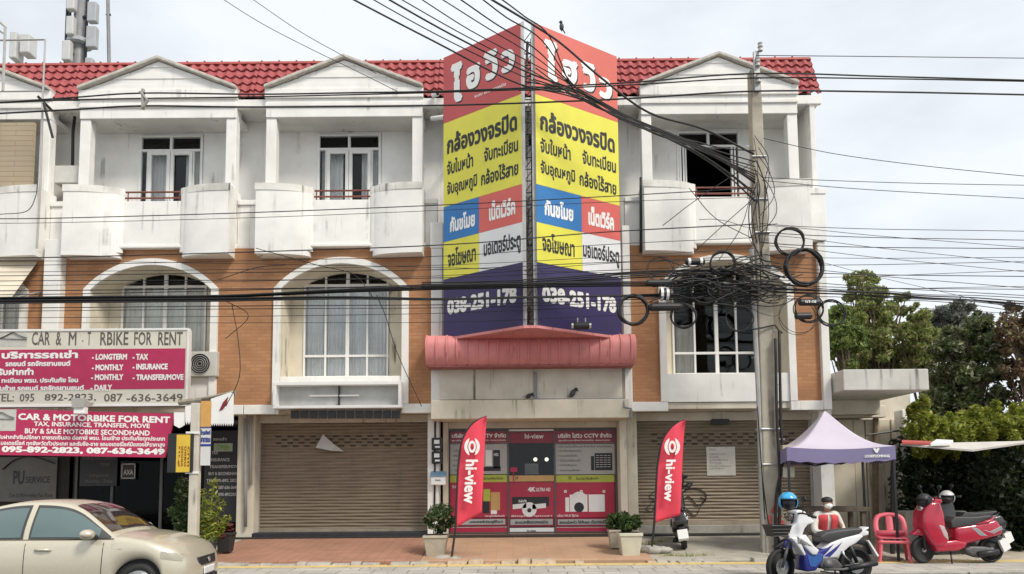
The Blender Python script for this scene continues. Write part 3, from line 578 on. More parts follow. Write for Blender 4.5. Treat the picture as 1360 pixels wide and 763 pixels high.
# empty sign box over the shutter
eb = thing('empty_sign_box', 'empty white framed sign box with tube lamp above the shutter', 'sign', at(448, 542, F-.3))
a, b = at(362, 543, F-.35), at(533, 506, F-.35)
MB().box(a.x+.05, b.x-.05, F-.12, F-.08, a.z+.05, b.z-.05).build('back_panel', mat('sign_back', (.45, .45, .43), .6, .1, dirt=.3), eb)
fr = MB().box(a.x, b.x, F-.35, F-.07, a.z, a.z+.06).box(a.x, b.x, F-.35, F-.07, b.z-.08, b.z).box(a.x, a.x+.07, F-.348, F-.072, a.z+.06, b.z-.08).box(b.x-.07, b.x, F-.348, F-.072, a.z+.06, b.z-.08)
fr.build('frame', whitep, eb, bevel=.008)
m = (a.x+b.x)/2; MB().box(m-.012, m+.012, F-.2, F-.12, a.z+.06, b.z-.08).build('divider', black, eb)
MB().lathe([(0, -.55), (.02, -.55), (.02, .55), (0, .55)], (m-.1, F-.18, (a.z+b.z)/2), 8, 'x').build('tube_lamp', letw, eb)
ls = thing('light_strip', 'row of small black lamp panels hanging below the empty sign box', 'lamp', at(458, 552, F-.2))
for i in range(12): 
    q0, q1 = at(386+i*12.2, 556, F-.2), at(386+i*12.2+11, 545.5, F-.2); MB().box(q0.x, q1.x, F-.2, F-.15, q0.z, q1.z).build('lamp_panel', black, ls, bevel=.006)
MB().tube([at(384, 544, F-.16), at(534, 543, F-.16)], .012, 6).build('rail', steel, ls)
tag(MB().extr([at(x, y, SY-.06+d) for x, y, d in ((429, 577, 0), (419, 595, -.12), (440, 599, -.1), (457, 600, 0), (443, 590, -.02))], [at(x, y, SY-.055+d) for x, y, d in ((429, 577, 0), (419, 595, -.12), (440, 599, -.1), (457, 600, 0), (443, 590, -.02))]).build('paper_sheet', mat('old_paper', (.55, .53, .50), .7), origin=at(430, 590, SY)), 'torn grey paper sheet stuck near the top of the left shutter', 'paper')
nt = MB(); patch(nt, 939, 593.5, 976, 632, SY-.03, .006); nto = tag(nt.build('paper_notice', mat('notice', (.62, .59, .52), .7, .06), origin=at(957, 632, SY)), 'pale printed notice sheet stuck on the right shutter', 'paper')
k = MB()
for i, yy in enumerate((597, 603, 607, 611, 615, 619, 623)): lettering(k, ('ให้เช่า', 'อาคารพาณิชย์ สามชั้น', 'ติดต่อ สอบถามได้ที่', 'ราคาพิเศษ', 'โทร', 'ทำเลดี ใกล้ตลาด', 'ขอบคุณ')[i], pxbox(942, yy-1.5, 950+((i*13) % 22), yy+1.5, SY-.037), 0)
o = k.build('lettering', mat('faint_ink', (.3, .28, .26), .8), nto, normals=False)
gp = MB(); gl = lambda pts: gp.tube([p+Vector((0, -.035, 0)) for p in cr([at(x, y, SY) for x, y in pts], 4)], .022, 5, ell=.25)
gl([(905, 628), (907, 640), (903, 650), (914, 642), (918, 644), (905, 655)]); gl([(903, 668), (912, 660), (918, 662), (926, 671), (936, 664), (930, 660)]); gl([(910, 650), (925, 649), (936, 655), (937, 664), (930, 673), (923, 685), (912, 676)]); gl([(869, 652), (862, 660), (868, 664), (858, 676), (867, 678), (872, 660)])
gp.build('graffiti', letk, sD)
vb = MB(); vb.box(at(945, 566, SY-.16).x, at(968, 566, SY-.16).x, SY-.20, SY-.14, at(950, 564.5, SY-.16).z, at(950, 557, SY-.16).z); tag(vb.build('name_plate', black, bevel=.006, origin=at(955, 564, SY-.16)), 'small black plate fixed above the right shutter', 'sign')
# ------------------------------------------------------------------ red glazed shop front
gy = SY-.02
vin = mat('red_vinyl', (.42, .022, .06), .35, .06); vind = mat('dark_red_vinyl', (.24, .016, .04), .35, .1); gv = mat('grey_vinyl', (.40, .39, .37), .4, .06); lime = mat('lime_vinyl', (.42, .46, .06), .4, .1); orv = mat('orange_vinyl', (.55, .33, .12), .4, .1)
GX0, GX1 = at(597, 640, gy).x, at(817, 640, gy).x; M1, M2 = at(675, 640, gy).x, at(737, 640, gy).x
ff = MB()
for x in (GX0-.04, M1-.02, M2-.02, GX1-.0): ff.box(x, x+.04, gy-.03, gy+.05, .41, 2.86)
ff.box(GX0, GX1, gy-.027, gy+.047, .40, .43).box(GX0, GX1, gy-.027, gy+.047, 2.83, 2.86)
gf = ff.build('glass_front', mat('anodised_frame', (.10, .09, .09), .4), tC)
MB().box(GX0, GX1, gy+.004, gy+.010, .43, 2.83).build('pane', shop_pane, gf)
def deco(parts, name='vinyl'):
    for m, lst in parts:
        for q in lst: patch(MB_ := MB(), *q); MB_.build(name, m, gf)
Y1 = gy-.002
deco([(vin, [(598, 640.5-0, 674, 688, Y1), (676, 640.5, 736, 688, Y1), (738, 640.5, 816, 688, Y1), (598, 700, 674, 708, Y1), (738, 700, 816, 708, Y1)]),
      (vind, [(598, 573, 674, 589, Y1), (676, 574, 736, 589, Y1), (738, 572, 816, 589, Y1), (598, 688.2, 674, 699.8, Y1), (676, 688.2, 736, 700, Y1), (738, 688.2, 816, 699.8, Y1)]),
      (gv, [(598, 590, 674, 630.5, Y1), (738, 590, 816, 630.5, Y1)]), (lime, [(598, 631, 674, 641, Y1), (738, 631, 816, 641, Y1)]), (orv, [(676, 631.5, 736, 640, Y1)]), (whitep, [(677, 701, 736, 709, Y1)])])
Y2 = gy-.007
deco([(gv, [(601, 689.5, 671, 697.5, Y2), (678, 689.5, 734, 697.5, Y2), (741, 689.5, 814, 697.5, Y2)]), (letw, [(598, 699.9, 674, 701, Y2), (738, 699.9, 816, 701, Y2), (598, 588.6, 674, 589.4, Y2), (738, 588.6, 816, 589.4, Y2), (676, 570, 736, 573, Y2)])], 'vinyl_strip')
# product pictures on the vinyl: recorder boxes, phone, cameras
deco([(letk, [(785, 606, 789, 625, Y2), (790, 602, 813, 625, Y2), (634, 620, 665, 626, Y2), (655, 598, 664, 622, Y2), (680, 660, 729, 673, Y2), (641, 666, 650, 682, Y2)]),
      (letw, [(645, 598, 653, 619, Y2), (652, 678, 660, 683, Y2), (751, 661, 756, 680, Y2), (757, 657, 780, 680, Y2), (782, 657, 803, 680, Y2)]),
      (lime, [(642, 650, 651, 666, Y2)]), (orv, [(652, 654, 664, 678, Y2)])], 'product_picture')
ov = MB()
for cx, cy, r in ((769, 664, .19), (703, 677, .17)): 
    p = at(cx, cy, gy); ov.lathe([(0, -.012), (r, -.012), (r, -.006)], p, 20, 'y')
for px in ((690, 672), (716, 672)): p = at(*px, gy); ov.extr([p+Vector((-.16, -.012, .03)), p+Vector((.16, -.012, .06)), p+Vector((.16, -.012, -.05)), p+Vector((-.16, -.012, -.08))], [p+Vector((-.16, -.007, .03)), p+Vector((.16, -.007, .06)), p+Vector((.16, -.007, -.05)), p+Vector((-.16, -.007, -.08))])
ov.build('camera_picture', whitep, gf)
ob = MB()
for cx, cy, r in ((769, 674, .115), (703, 678, .05)): ob.lathe([(0, -.018), (r, -.018), (r, -.013)], at(cx, cy, gy), 18, 'y')
ob.build('lens_picture', letk, gf)
w = MB(); k = MB()
for tx, x0, y0, x1, y1, bd in (('บริษัท ไฮวิว CCTV จำกัด', 741, 575, 812, 582, .04), ('ศูนย์รวมกล้องวงจรปิด ครบวงจร', 742, 583.5, 810, 587, .02), ('บริษัท ไฮวิว CCTV จำกัด', 600, 575, 672, 582, .04), ('ศูนย์รวมกล้องวงจรปิด ครบวงจร', 600, 583.5, 672, 587, .02), ('hi-view', 697, 576, 722, 583, .02),
    ('4K', 701, 647, 711, 653.5, .05), ('ULTRA HD', 712, 648, 731, 653, .03), ('กล้อง Wi-Fi ไร้สาย', 740, 683, 768, 686.8, .02), ('ชัดทุกวัน ทุกเวลา', 679, 684, 733, 687.5, .02), ('ประตูรั้วอัตโนมัติ', 644, 684, 670, 687.5, .02)):
    lettering(w, tx, pxbox(x0, y0, x1, y1, gy-.007), bd)
for i in range(3):
    for q, px in enumerate((751, 772, 802)):
        if i == 2: lettering(w, '◉' if 0 else 'o', pxbox(px-2, 651, px+2, 655, gy-.007), .05)
for tx, x0, x1 in (('มอเตอร์ประตูรีโมท', 624, 668), ('ระบบกล้องวงจรปิด', 684, 728), ('สแกนใบหน้า ไม้กั้นรถ เน็ตเวิร์คไร้สาย', 743, 812)): lettering(k, tx, pxbox(x0, 691, x1, 696, gy-.012), .04)
for i in range(5): lettering(k, ('• รับติดตั้งกล้องวงจรปิด', '• ระบบสแกนนิ้วมือ', '• ไม้กั้นรถอัตโนมัติ', '• เดินสายสัญญาณ', '• จำหน่ายปลีกส่ง')[i], pxbox(741, 597+i*6.5, 772-((i*5) % 9), 600.5+i*6.5, gy-.007), .0)
lettering(k, 'บริการติดตั้งและจำหน่าย ครบวงจร', pxbox(741, 591, 812, 595, gy-.007), 0)
for i in range(5): lettering(k, ('• กล้องวงจรปิด', '• เครื่องสแกนนิ้ว', '• ประตูอัตโนมัติ', '• สัญญาณกันขโมย', '• โทรศัพท์')[i], pxbox(600, 597+i*6.5, 626-((i*5) % 9), 600.5+i*6.5, gy-.007), .0)
for i in range(6): lettering(w, '— — — —', pxbox(791.5, 605+i*3, 811, 605.6+i*3, gy-.012), .0)
for tx, x0, x1, y in (('02', 612, 616, 635), ('บริการหลังการขาย', 640, 668, 635.5), ('02', 755, 759, 635), ('รับประกันสินค้า', 765, 795, 635.5), ('24', 684, 688, 635)): lettering(k, tx, pxbox(x0, y-2, x1, y+2, gy-.007), .01)
for tx, x0, y0, x1, y1 in (('NVR', 689, 664, 700, 668), ('HD', 656, 602, 662, 606), ('FACE SCAN', 601, 645, 630, 649), ('hi-view', 700, 703.5, 712, 706.5)): lettering(w if y0 < 700 else k, tx, pxbox(x0, y0, x1, y1, gy-.012), .02)
w.build('white_lettering', letw, gf, normals=False); k.build('black_lettering', letk, gf, normals=False)
nb = MB(); patch(nb, 697, 616, 715, 630.5, SY+.5, .01); tag(nb.build('notice_board', whitep, origin=at(706, 630, SY+.5)), 'white notice standing inside the open part of the shop glass', 'notice')
rs_ = MB(); patch(rs_, 678, 621, 687, 627, gy-.03, .01); rs_.tube([at(682, 644, gy-.03), at(682, 627, gy-.03)], .012, 6); tag(rs_.build('hanging_tag', magenta, origin=at(682, 640, gy-.03)), 'small red tag on a stick at the shop glass opening', 'sign')
for i, px in enumerate((711, 726)):
    p = at(px, 610.5, SY+1.6); cl = thing('ceiling_lamp', ('round lamp glowing inside the shop, left of two', 'round lamp glowing inside the shop, right of two')[i], 'lamp', p, 'lamps inside the shop')
    MB().ell(p, .05, 10, 7).build('bulb', emit('bulb_glow', (1, .9, .7), 2.2), cl); MB().tube([p, Vector((p.x, p.y, 3.4))], .008, 5).build('cord', black, cl)
# ------------------------------------------------------------------ things fixed on the front walls
def ac(px, py, Y, label, s=1.0, face=True):
    p = at(px, py, Y); t = thing('air_conditioner', label, 'air conditioner', p, 'outdoor air conditioner units')
    MB().box(p.x-.39*s, p.x+.39*s, Y, Y+.28, p.z, p.z+.56*s).build('case', mat('ac_case', (.55, .54, .50), .5, .06, dirt=.25), t, bevel=.015)
    if not face: return
    f = MB().lathe([(0, -.008), (.23*s, -.008), (.23*s, .0)], (p.x+.02, Y-.002, p.z+.28*s), 24, 'y').build('fan_opening', black, t)
    g = MB()
    for i in range(5): 
        r = .05+.045*i; g.tube([(p.x+.02+r*s*math.cos(a*math.pi/12), Y-.015, p.z+.28*s+r*s*math.sin(a*math.pi/12)) for a in range(24)], .006, 4, closed=True)
    g.build('fan_grille', greyal, f)
ac(264, 500, F-.15, 'air conditioner unit low in the arched window beside the rental board')
ac(88, 243, F+.25, 'plain grey air conditioner case between the upper balconies at the left', .75, False)
def cctv(px, py, Y, label, dx=.3):
    p = at(px, py, Y); t = thing('cctv_camera', label, 'camera', p, 'security cameras')
    MB().tube([p, p+Vector((dx, -.12, -.03))], .055, 10).build('housing', whitep, t); MB().tube([p+Vector((dx, -.12, -.03)), p+Vector((dx*1.05, -.125, -.033))], .04, 10).build('lens', black, t)
    MB().tube([p+Vector((dx*.3, 0, 0)), p+Vector((dx*.3, .25, .06))], .02, 6).build('bracket', whitep, t)
cctv(573, 158, F+.2, 'white security camera left of the V sign under the eave'); cctv(575, 127, F+.0, 'small white security camera at the gutter by the V sign', .12)
p = at(581, 615, SY-.5)
for i, (py, lb) in enumerate(((590, 'upper black electricity meter on the pillar left of the shop front'), (608, 'lower black electricity meter on the pillar left of the shop front'))):
    p = at(580.5, py, SY-.54); t = thing('electric_meter', lb, 'meter', p, 'electricity meters')
    MB().box(p.x-.12, p.x+.12, SY-.60, SY-.50, p.z-.14, p.z+.14).build('case', black, t, bevel=.015)
    b = MB().box(p.x-.06, p.x+.06, SY-.61, SY-.601, p.z+.0, p.z+.09); b.build('dial', whitep, t); MB().box(p.x-.04, p.x+.07, SY-.61, SY-.601, p.z-.09, p.z-.05).build('plate', whitep, t)
p = at(582.5, 637, SY-.52); t = thing('letter_box', 'white letter box with blue flap under the electricity meters', 'mailbox', p)
MB().box(p.x-.17, p.x+.17, SY-.63, SY-.5, p.z-.13, p.z+.10).build('box', whitep, t, bevel=.02); MB().prismx([(SY-.65, p.z+.09), (SY-.5, p.z+.19), (SY-.5, p.z+.10), (SY-.65, p.z+.06)], p.x-.18, p.x+.18).build('flap', mat('blue_grey', (.14, .26, .36), .5), t, bevel=.008)
k = MB(); lettering(k, 'MAIL', flat(p.x-.07, p.x+.07, p.z-.04, p.z+.0, SY-.631), .02); k.build('lettering', letk, t, normals=False)
def conduit(pts, r, m, label, name='conduit_pipe', g='pipes on the house fronts'):
    P = [at(*q) for q in pts]; tag(MB().tube(P, r, 8).build(name, m, smooth=True, origin=P[-1]), label, 'pipe', g)
conduit([(326, 556, SY-.42), (326, 700, SY-.42)], .04, mat('pvc_grey', (.33, .33, .33), .5), 'grey conduit pipe at the left edge of the brown shutter, thicker one')
conduit([(333, 548, SY-.4), (333, 644, SY-.4)], .03, mat('pvc_grey2', (.40, .39, .37), .5), 'thin conduit pipe ending in a small box left of the brown shutter')
conduit([(100, 150, F+.5), (97, 175, F+.5), (96, 240, F+.5)], .035, black, 'black drain pipe between the two left balconies')
conduit([(578, 545, SY-.52), (577, 690, SY-.52)], .02, black, 'black cable pipe down the pillar with the electricity meters')
conduit([(851, 236, F-.1), (851, 335, F-.1)], .03, black, 'black stained pipe down the left side of the right balcony')
# ------------------------------------------------------------------ annex on the right
an = thing('annex', 'low concrete annex with flat canopy slab and cream panelled wall beside the shophouses', 'building', (8.6, F+1.5, 0))
a, b = at(1108, 522, F-.6), at(1233, 490, F-.6)
MB().box(7.2, b.x, F-.6, F+5, a.z+.05, b.z).build('canopy_slab', concrete if 0 else mat('stained_white', (.62, .60, .55), .9, .08, 3, .2, 50, streak=.9, scol=(.14, .13, .11), dirt=.3, dcol=(.36, .34, .3)), an, bevel=.02)
MB().box(7.2, b.x-.1, F+1.3, F+5, a.z-.3, a.z+.049).build('canopy_beam', oldw, an, bevel=.015)
for px0, px1 in ((1199, 1226),):
    q0, q1 = at(px0, 560, F+1.4), at(px1, 560, F+1.4); MB().box(q0.x, q1.x, F+1.4, F+1.8, 0, a.z-.18).build('column', white, an, bevel=.02)
xs = [7.37]+[at(px, 620, F+2).x for px in (1136, 1152, 1171, 1186)]+[at(1206, 620, F+2).x]
for i in range(5): MB().box(xs[i]+.01, xs[i+1]-.01, F+2.0+.03*(i % 2), F+2.2, 0, 3.1).build('wall_panel', cream, an, bevel=.015)
MB().box(7.37, 10.2, F+2.21, F+2.4, 0, 4.0).build('rear_wall', oldw, an)
q = at(1134, 540, F+1.9); MB().box(7.37, q.x+.7, F+1.7, F+1.95, 3.12, 3.42).build('beam', oldw, an, bevel=.015)
MB().tube([at(1163, 535, F+1.9), at(1163, 690, F+1.9)], .07, 8).build('drain_pipe', mat('rust_pipe', (.23, .17, .11), .8, .3), an)
MB().tube([at(1152, 578, F+1.6), at(1203, 571, F+1.6)], .025, 6).build('rail', black, an)
# ------------------------------------------------------------------ roof top things
Yr = F+5.5
tm = thing('telecom_mast', 'steel telecom mast with grey antenna panels rising behind the left roof', 'mast', at(105, 86, Yr))
a, b = at(104, 100, Yr), at(109, -25, Yr); a.z = 10.5
MB().tube([a, b], .19, 14).build('pole', mat('mast_grey', (.22, .22, .23), .5, .15), tm, smooth=True)
for dx in (-.28, -.36, .26): MB().tube([a+Vector((dx, -.1, 0)), b+Vector((dx, -.1, 0))], .05, 6).build('feeder_cable', black, tm)
pg = mat('antenna_grey', (.38, .39, .41), .5, .08); pw = mat('antenna_white', (.52, .52, .51), .5, .06)
for px, py, w_, h_, m in ((97, 3, 12, 26, pw), (96, 37, 11, 24, pw), (91, 70, 12, 26, pw), (125, 19, 13, 26, pg), (124, 52, 14, 28, pg), (121, 84, 10, 8, pg)):
    q0, q1 = at(px-w_/2, py+h_/2, Yr-.3), at(px+w_/2, py-h_/2, Yr-.3); MB().box(q0.x, q1.x, Yr-.45, Yr-.25, q0.z, q1.z).build('antenna_panel', m, tm, bevel=.03)
    MB().tube([((q0.x+q1.x)/2, Yr-.3, (q0.z+q1.z)/2), (at(106, py, Yr).x, Yr, (q0.z+q1.z)/2+.05)], .05, 6).build('bracket', black, tm)
MB().lathe([(.22, -.08), (.36, -.06), (.36, .06), (.22, .08)], at(106, 58, Yr), 12).build('clamp_ring', pg, tm)
wm = thing('whip_pole', 'thin dark pole standing behind the roof right of the telecom mast', 'pole', at(150, 84, Yr)); MB().tube([Vector((at(150, 95, Yr).x+.1, Yr, 10.5)), at(143, -20, Yr)], .055, 8).build('pole', mat('mast_grey', (.2, .2, .2)), wm); MB().tube([at(141, 20, Yr), at(147, 20, Yr)], .03, 6).build('cross_arm', black, wm)
cb = thing('antenna_cabinet', 'two pale equipment boxes on a post above the left gable', 'cabinet', at(26, 86, F+3))
for x0, y0, x1, y1 in ((16, 46, 27, 81), (30, 49, 44, 74)): q0, q1 = at(x0, y1, F+3), at(x1, y0, F+3); MB().box(q0.x, q1.x, F+2.85, F+3.2, q0.z, q1.z).build('box', pw, cb, bevel=.03)
MB().tube([Vector((at(27, 90, F+3.2).x, F+3.2, 10.5)), at(26, 50, F+3.2)], .05, 8).build('post', steel, cb)
pr_ = thing('pipe_frame', 'thin grey pipe frame standing in front of the left gable', 'frame', at(5, 130, F-.8))
pf = MB().tube([at(-20, 54, F-.8), at(60, 53, F-.8), at(57, 125, F-.8), at(54, 240, F-.8), at(49, 330, F-.8)], .022, 6).tube([at(-12, 18, F-.8), at(7, 36, F-.8), at(7, 46, F-.8), at(-5, 38, F-.8)], .03, 6).tube([at(7, 36, F-.8), at(4, 121, F-.8)], .03, 6).tube([at(-10, 122, F-.8), at(60, 121, F-.8)], .018, 6).build('frame_pipe', greyal, pr_)
MB().tube([at(50, 128, F-.9), at(70, 148, F-.6)], .03, 6).tube([at(58, 137, F-.9), at(70, 183, F-.9)], .03, 6).build('stay_bar', black, pr_)
# cloth awning at the left edge
ca = thing('cloth_awning', 'slanted beige cloth awning over the left edge window', 'awning', at(10, 395, F-.9))
q = [at(-30, 348, F), at(50, 348, F), at(16, 395, F-1.0), at(-60, 395, F-1.0)]; MB().add(q, [(0, 1, 2, 3)]).build('cloth', mat('beige_cloth', (.60, .53, .42), .85, .08, 2, dirt=.3, dcol=(.4, .34, .25)), ca, solid=.01)
MB().tube([at(16, 396, F-1.0), at(55, 388, F)], .02, 6).build('arm', steel, ca)
# torn scalloped awning piece by the sign post
ta = thing('torn_awning', 'torn white scalloped awning with a dark red leaf mark by the sign post', 'awning', at(290, 560, 14.6))
def scal(x0, y0, x1, y1, n, Y, sl=0):
    pts = [(x0, y0), (x1, y0-sl)]
    for i in range(n*2+1): pts.append((x1-(x1-x0)*i/(n*2), y1-(4 if i % 2 == 0 else 0)))
    return pts
for x0, y0, x1, y1, n, sl in ((280, 530, 310, 566, 10, 10), (246, 540, 265, 564, 6, 4), (231, 548, 245, 569, 1, 0)):
    P = pxpoly(scal(x0, y0, x1, y1, n, 14.6, sl), 14.6); MB().prism(P, 14.6, 14.62).build('cloth', whitep, ta)
P = pxpoly([(291, 546), (296, 535), (303, 527), (301, 537), (296, 544)], 14.59); MB().prism(P, 14.585, 14.597).build('leaf_mark', mat('dark_red', (.20, .015, .03)), ta)
MB().tube([at(238, 535, 14.8), at(283, 530, 14.75), at(312, 522, 14.7)], .06, 8).tube([at(268, 530, 14.7), at(312, 521, 14.62)], .03, 6).build('bar', mat('old_timber', (.28, .25, .2), .9, .25, 12), ta)
# sign post
Yp = 13.55
pst = thing('sign_post', 'white painted post carrying small signs in front of the dark rental shop', 'post', at(257, 748, Yp))
a, b = at(256, 745, Yp), at(257, 536, Yp); MB().box(a.x-.08, a.x+.08, Yp-.08, Yp+.08, .08, b.z).build('post', mat('post_white', (.58, .54, .46), .8, .08, 6, streak=.5, dirt=.4), pst, bevel=.01)
lb_ = thing('lightbox_sign', 'small yellow lightbox sign with black side on the white post', 'sign', at(235, 630, Yp-.1))
q0, q1 = at(233, 628, Yp-.2), at(254, 577, Yp-.2); MB().box(q0.x-.2, q1.x, Yp-.12, Yp+.02, q0.z, q1.z+.02).build('case', black, lb_, bevel=.008)
fcs = MB(); patch(fcs, 233.5, 577.5, 253, 627.5, Yp-.12, .006); fcs.build('yellow_face', mat('sign_yellow', (.66, .45, .04), .5, .05), lb_)
k = MB(); 
for i, tx in enumerate(('ห้าม', 'จอดรถ', 'ตลอด', 'แนว')): x = 236+i*4.2; c0, c1 = at(x, 620, Yp-.127), at(x+3.4, 593, Yp-.127); lettering(k, tx, (lambda c0, c1: (lambda u, v, h: (c0.x+(c1.x-c0.x)*(1-v), Yp-.127-h, c1.z+(c0.z-c1.z)*(1-u))))(c0, c1), .03)
k.build('lettering', mat('brown_lettering', (.25, .07, .02)), lb_, normals=False)
st = thing('strip_sign', 'narrow vertical strip sign, orange above and blue lettered white below, right of the post', 'sign', at(273, 618, Yp))
pp = MB(); patch(pp, 266.5, 533, 281, 567, Yp-.02, .012); pp.build('orange_part', mat('strip_orange', (.62, .33, .09), .5, .12), st)
pp = MB(); patch(pp, 266, 567.3, 280.5, 618.5, Yp-.02, .012); wh = pp.build('white_part', mat('strip_white', (.62, .61, .60), .5, .05), st)
k = MB(); patch(k, 266, 590, 280.5, 593, Yp-.033, .004); patch(k, 266, 567.5, 280.5, 569, Yp-.033, .004)
for tx, y in (('โทรศัพท์', 571), ('สาธารณะ', 581)): lettering(k, tx, pxbox(266.5, y, 280, y+7, Yp-.033), .06)
k.build('blue_lettering', mat('blue_ink', (.02, .04, .22)), wh, normals=False)
MB().box(at(250, 576, Yp).x, at(268, 576, Yp).x, Yp-.1, Yp-.085, at(250, 577, Yp).z, at(250, 574, Yp).z).build('strap', alum, st); MB().box(at(249, 628, Yp).x, at(267, 628, Yp).x, Yp-.1, Yp-.085, at(250, 629.5, Yp).z, at(250, 626.5, Yp).z).build('strap', alum, st)
# writing on the dark rental shop glass
def gsign(name, px, m, label, fn, Y=SY-.04):
    t = thing(name, label, 'sign', at((px[0]+px[2])/2, px[3], Y)); b = MB(); patch(b, *px, Y, .02); b.build('panel', m, t, bevel=.003); k = MB(); fn(k, Y-.021); return t, k
def f1(k, Y):
    for i, (tx, x0, x1) in enumerate((('รถเช่า', 283, 301), ('', 0, 0), ('TAX', 281, 290), ('INSURANCE', 280, 305), ('TRANSFER/MOVE', 278, 318), ('BUY & SECONDHAND', 277, 318), ('TEL. 095-892 2823', 274, 316), ('087-636-3649', 290, 316), ('095-8922823', 290, 316))):
        if tx: lettering(k, tx, pxbox(x0, 581+i*9.2, x1, 585.5+i*9.2, Y), .03)
t, k = gsign('price_board', (271, 572, 321, 694), letk, 'tall black board with white service lines right of the sign post', f1); k.build('lettering', mat('grey_lettering', (.42, .41, .40)), t, normals=False)
g = MB(); patch(g, 284, 589, 309, 600, SY-.062, .004); go = g.build('green_label', mat('label_grey', (.34, .36, .28)), t); k = MB(); lettering(k, 'OPEN', pxbox(288, 591, 305, 598, SY-.067), .04); k.build('lettering', mat('label_green', (.16, .30, .05)), go, normals=False)
def f2(k, Y): lettering(k, 'PU', pxbox(17, 625, 33, 644, Y), .04); lettering(k, 'SERVICE', pxbox(34, 633, 67, 642, Y), .02); lettering(k, 'Car & Motorbike For Rent', pxbox(12, 655, 70, 661, Y), .0)
t, k = gsign('service_sign', (-40, 607, 77, 667), mat('dim_board', (.11, .105, .095), .6, .1), 'dim grey board reading PU SERVICE under the magenta banner', f2); k.build('lettering', letk, t, normals=False)
s_ = MB(); s_.tube([p+Vector((0, -.022, 0)) for p in cr([at(5, 624, SY-.04), at(22, 611, SY-.04), at(45, 607, SY-.04), at(74, 616, SY-.04)], 6)], .05, 6, ell=.15); s_.build('car_swoosh', letk, t)
def f3(k, Y):
    lettering(k, 'AXA', pxbox(164, 624, 177, 631, Y), .03)
t, k = gsign('square_sticker', (160, 615, 181, 637), letk, 'black square sticker with white border on the dark shop glass', f3)
q0, q1 = at(161, 636, SY-.06), at(180, 616, SY-.06)
for a, b, c, d in ((q0.x, q1.x, q0.z, q0.z+.02), (q0.x, q1.x, q1.z-.02, q1.z), (q0.x, q0.x+.02, q0.z, q1.z), (q1.x-.02, q1.x, q0.z, q1.z)): k.box(a, b, SY-.064, SY-.0615, c, d)
k.build('lettering', mat('grey_lettering', (.42, .41, .40)), t, normals=False)
def f4(k, Y):
    for i, (tx, x0, x1) in enumerate((('CAR & MOTORBIKE', 110, 154), ('FOR RENT', 134, 146), ('Longterm', 119, 144), ('Monthly - Daily', 113, 150))): lettering(k, tx, pxbox(x0, (606, 615, 629, 637)[i], x1, (611, 619, 635, 643)[i], Y), .0)
t, k = gsign('glass_sticker', (106, 603, 157, 646), letk, 'black sticker with faint rental words left of the square sticker', f4); k.build('lettering', mat('dim_lettering', (.13, .13, .13)), t, normals=False)
# ------------------------------------------------------------------ plants
rnd = random.Random(11)
def leaves(mb, clumps, n, size, spread=.35, aspect=2.2, droop=0):
    'leaf sized diamonds scattered round clump centres (centre, radii)'
    for i in range(n):
        c, r = clumps[i % len(clumps)]
        while True:
            d = Vector((rnd.uniform(-1, 1), rnd.uniform(-1, 1), rnd.uniform(-1, 1)))
            if .25 < d.length < 1: break
        if rnd.random() < .5: d = d.normalized()*rnd.uniform(.75, 1.08)
        p = Vector(c)+Vector((d.x*r[0], d.y*r[1], d.z*r[2]))
        a = Vector((rnd.gauss(0, 1), rnd.gauss(0, 1), rnd.gauss(-droop, .8))).normalized(); b = a.orthogonal().normalized()
        b = (Matrix.Rotation(rnd.uniform(0, 6.3), 3, a) @ b); s = size*rnd.uniform(.6, 1.3)
        mb.add([p-a*s, p+b*s/aspect, p+a*s, p-b*s/aspect], [(0, 1, 2, 3)])
    return mb
def clumpset(c, R_, n, rr, flat_=.8):
    out = []
    for i in range(n):
        while True:
            d = Vector((rnd.uniform(-1, 1), rnd.uniform(-1, 1), rnd.uniform(-1, 1)))
            if d.length < 1: break
        k_ = 1.18 if rnd.random() < .25 else 1; s = rr*(rnd.uniform(.55, 1.35) if k_ == 1 else rnd.uniform(.25, .6)); out.append((Vector(c)+Vector((d.x*R_[0], d.y*R_[1], d.z*R_[2]))*k_, (s, s, s*flat_)))
    return out
def tree(name, label, px, py, Y, rx, rz, n, size, m, zg=0, ncl=26, rr=.3, group='trees beyond the yard', droop=.2):
    c = at(px, py, Y); s = Y/F_PX; RX, RZ = rx*s, rz*s
    t = thing(name, label, 'tree', (c.x, Y, zg), group)
    cl = clumpset(c, (RX, RX*.8, RZ), ncl, rr*max(RX, RZ))
    tr_ = MB(); base = Vector((c.x, Y, zg)); top = Vector((c.x+.1*RX, Y, c.z+RZ*.3))
    tr_.tube(cr([base, base.lerp(top, .5)+Vector((.08*RX, 0, 0)), top], 5), .05*RX+.07, 8, .03)
    for q, _ in cl[::2]: st = base.lerp(top, rnd.uniform(.35, .9)); tr_.tube(cr([st, st.lerp(q, .6)+Vector((0, 0, .1*RZ)), q], 4), .045, 5, .012)
    tr_.build('trunk', bark, t); leaves(MB(), cl, n, size, aspect=2.4, droop=droop).build('crown', m, t, normals=False); return t
tree('tree', 'tall loose green tree rising behind the annex canopy', 1170, 445, 24, 60, 62, 15000, .10, leafT, ncl=110, rr=.15, droop=1.2)
tree('tree', 'slender light green tree at the right end of the annex canopy', 1222, 455, 23, 26, 50, 4200, .085, leafT, ncl=50, rr=.17, droop=1.0)
tree('tree', 'bushy green tree close to the shophouse end wall behind the canopy', 1122, 448, 22.5, 24, 44, 7000, .09, leafmat('leaf_mid', (.09, .14, .035), (.32, .39, .11)), ncl=48, rr=.19, droop=.8)
tree('tree', 'sparse leafy treetop left of the wispy top behind the annex', 1140, 378, 24.5, 26, 22, 1900, .09, leafT, ncl=24, rr=.28, droop=.8)
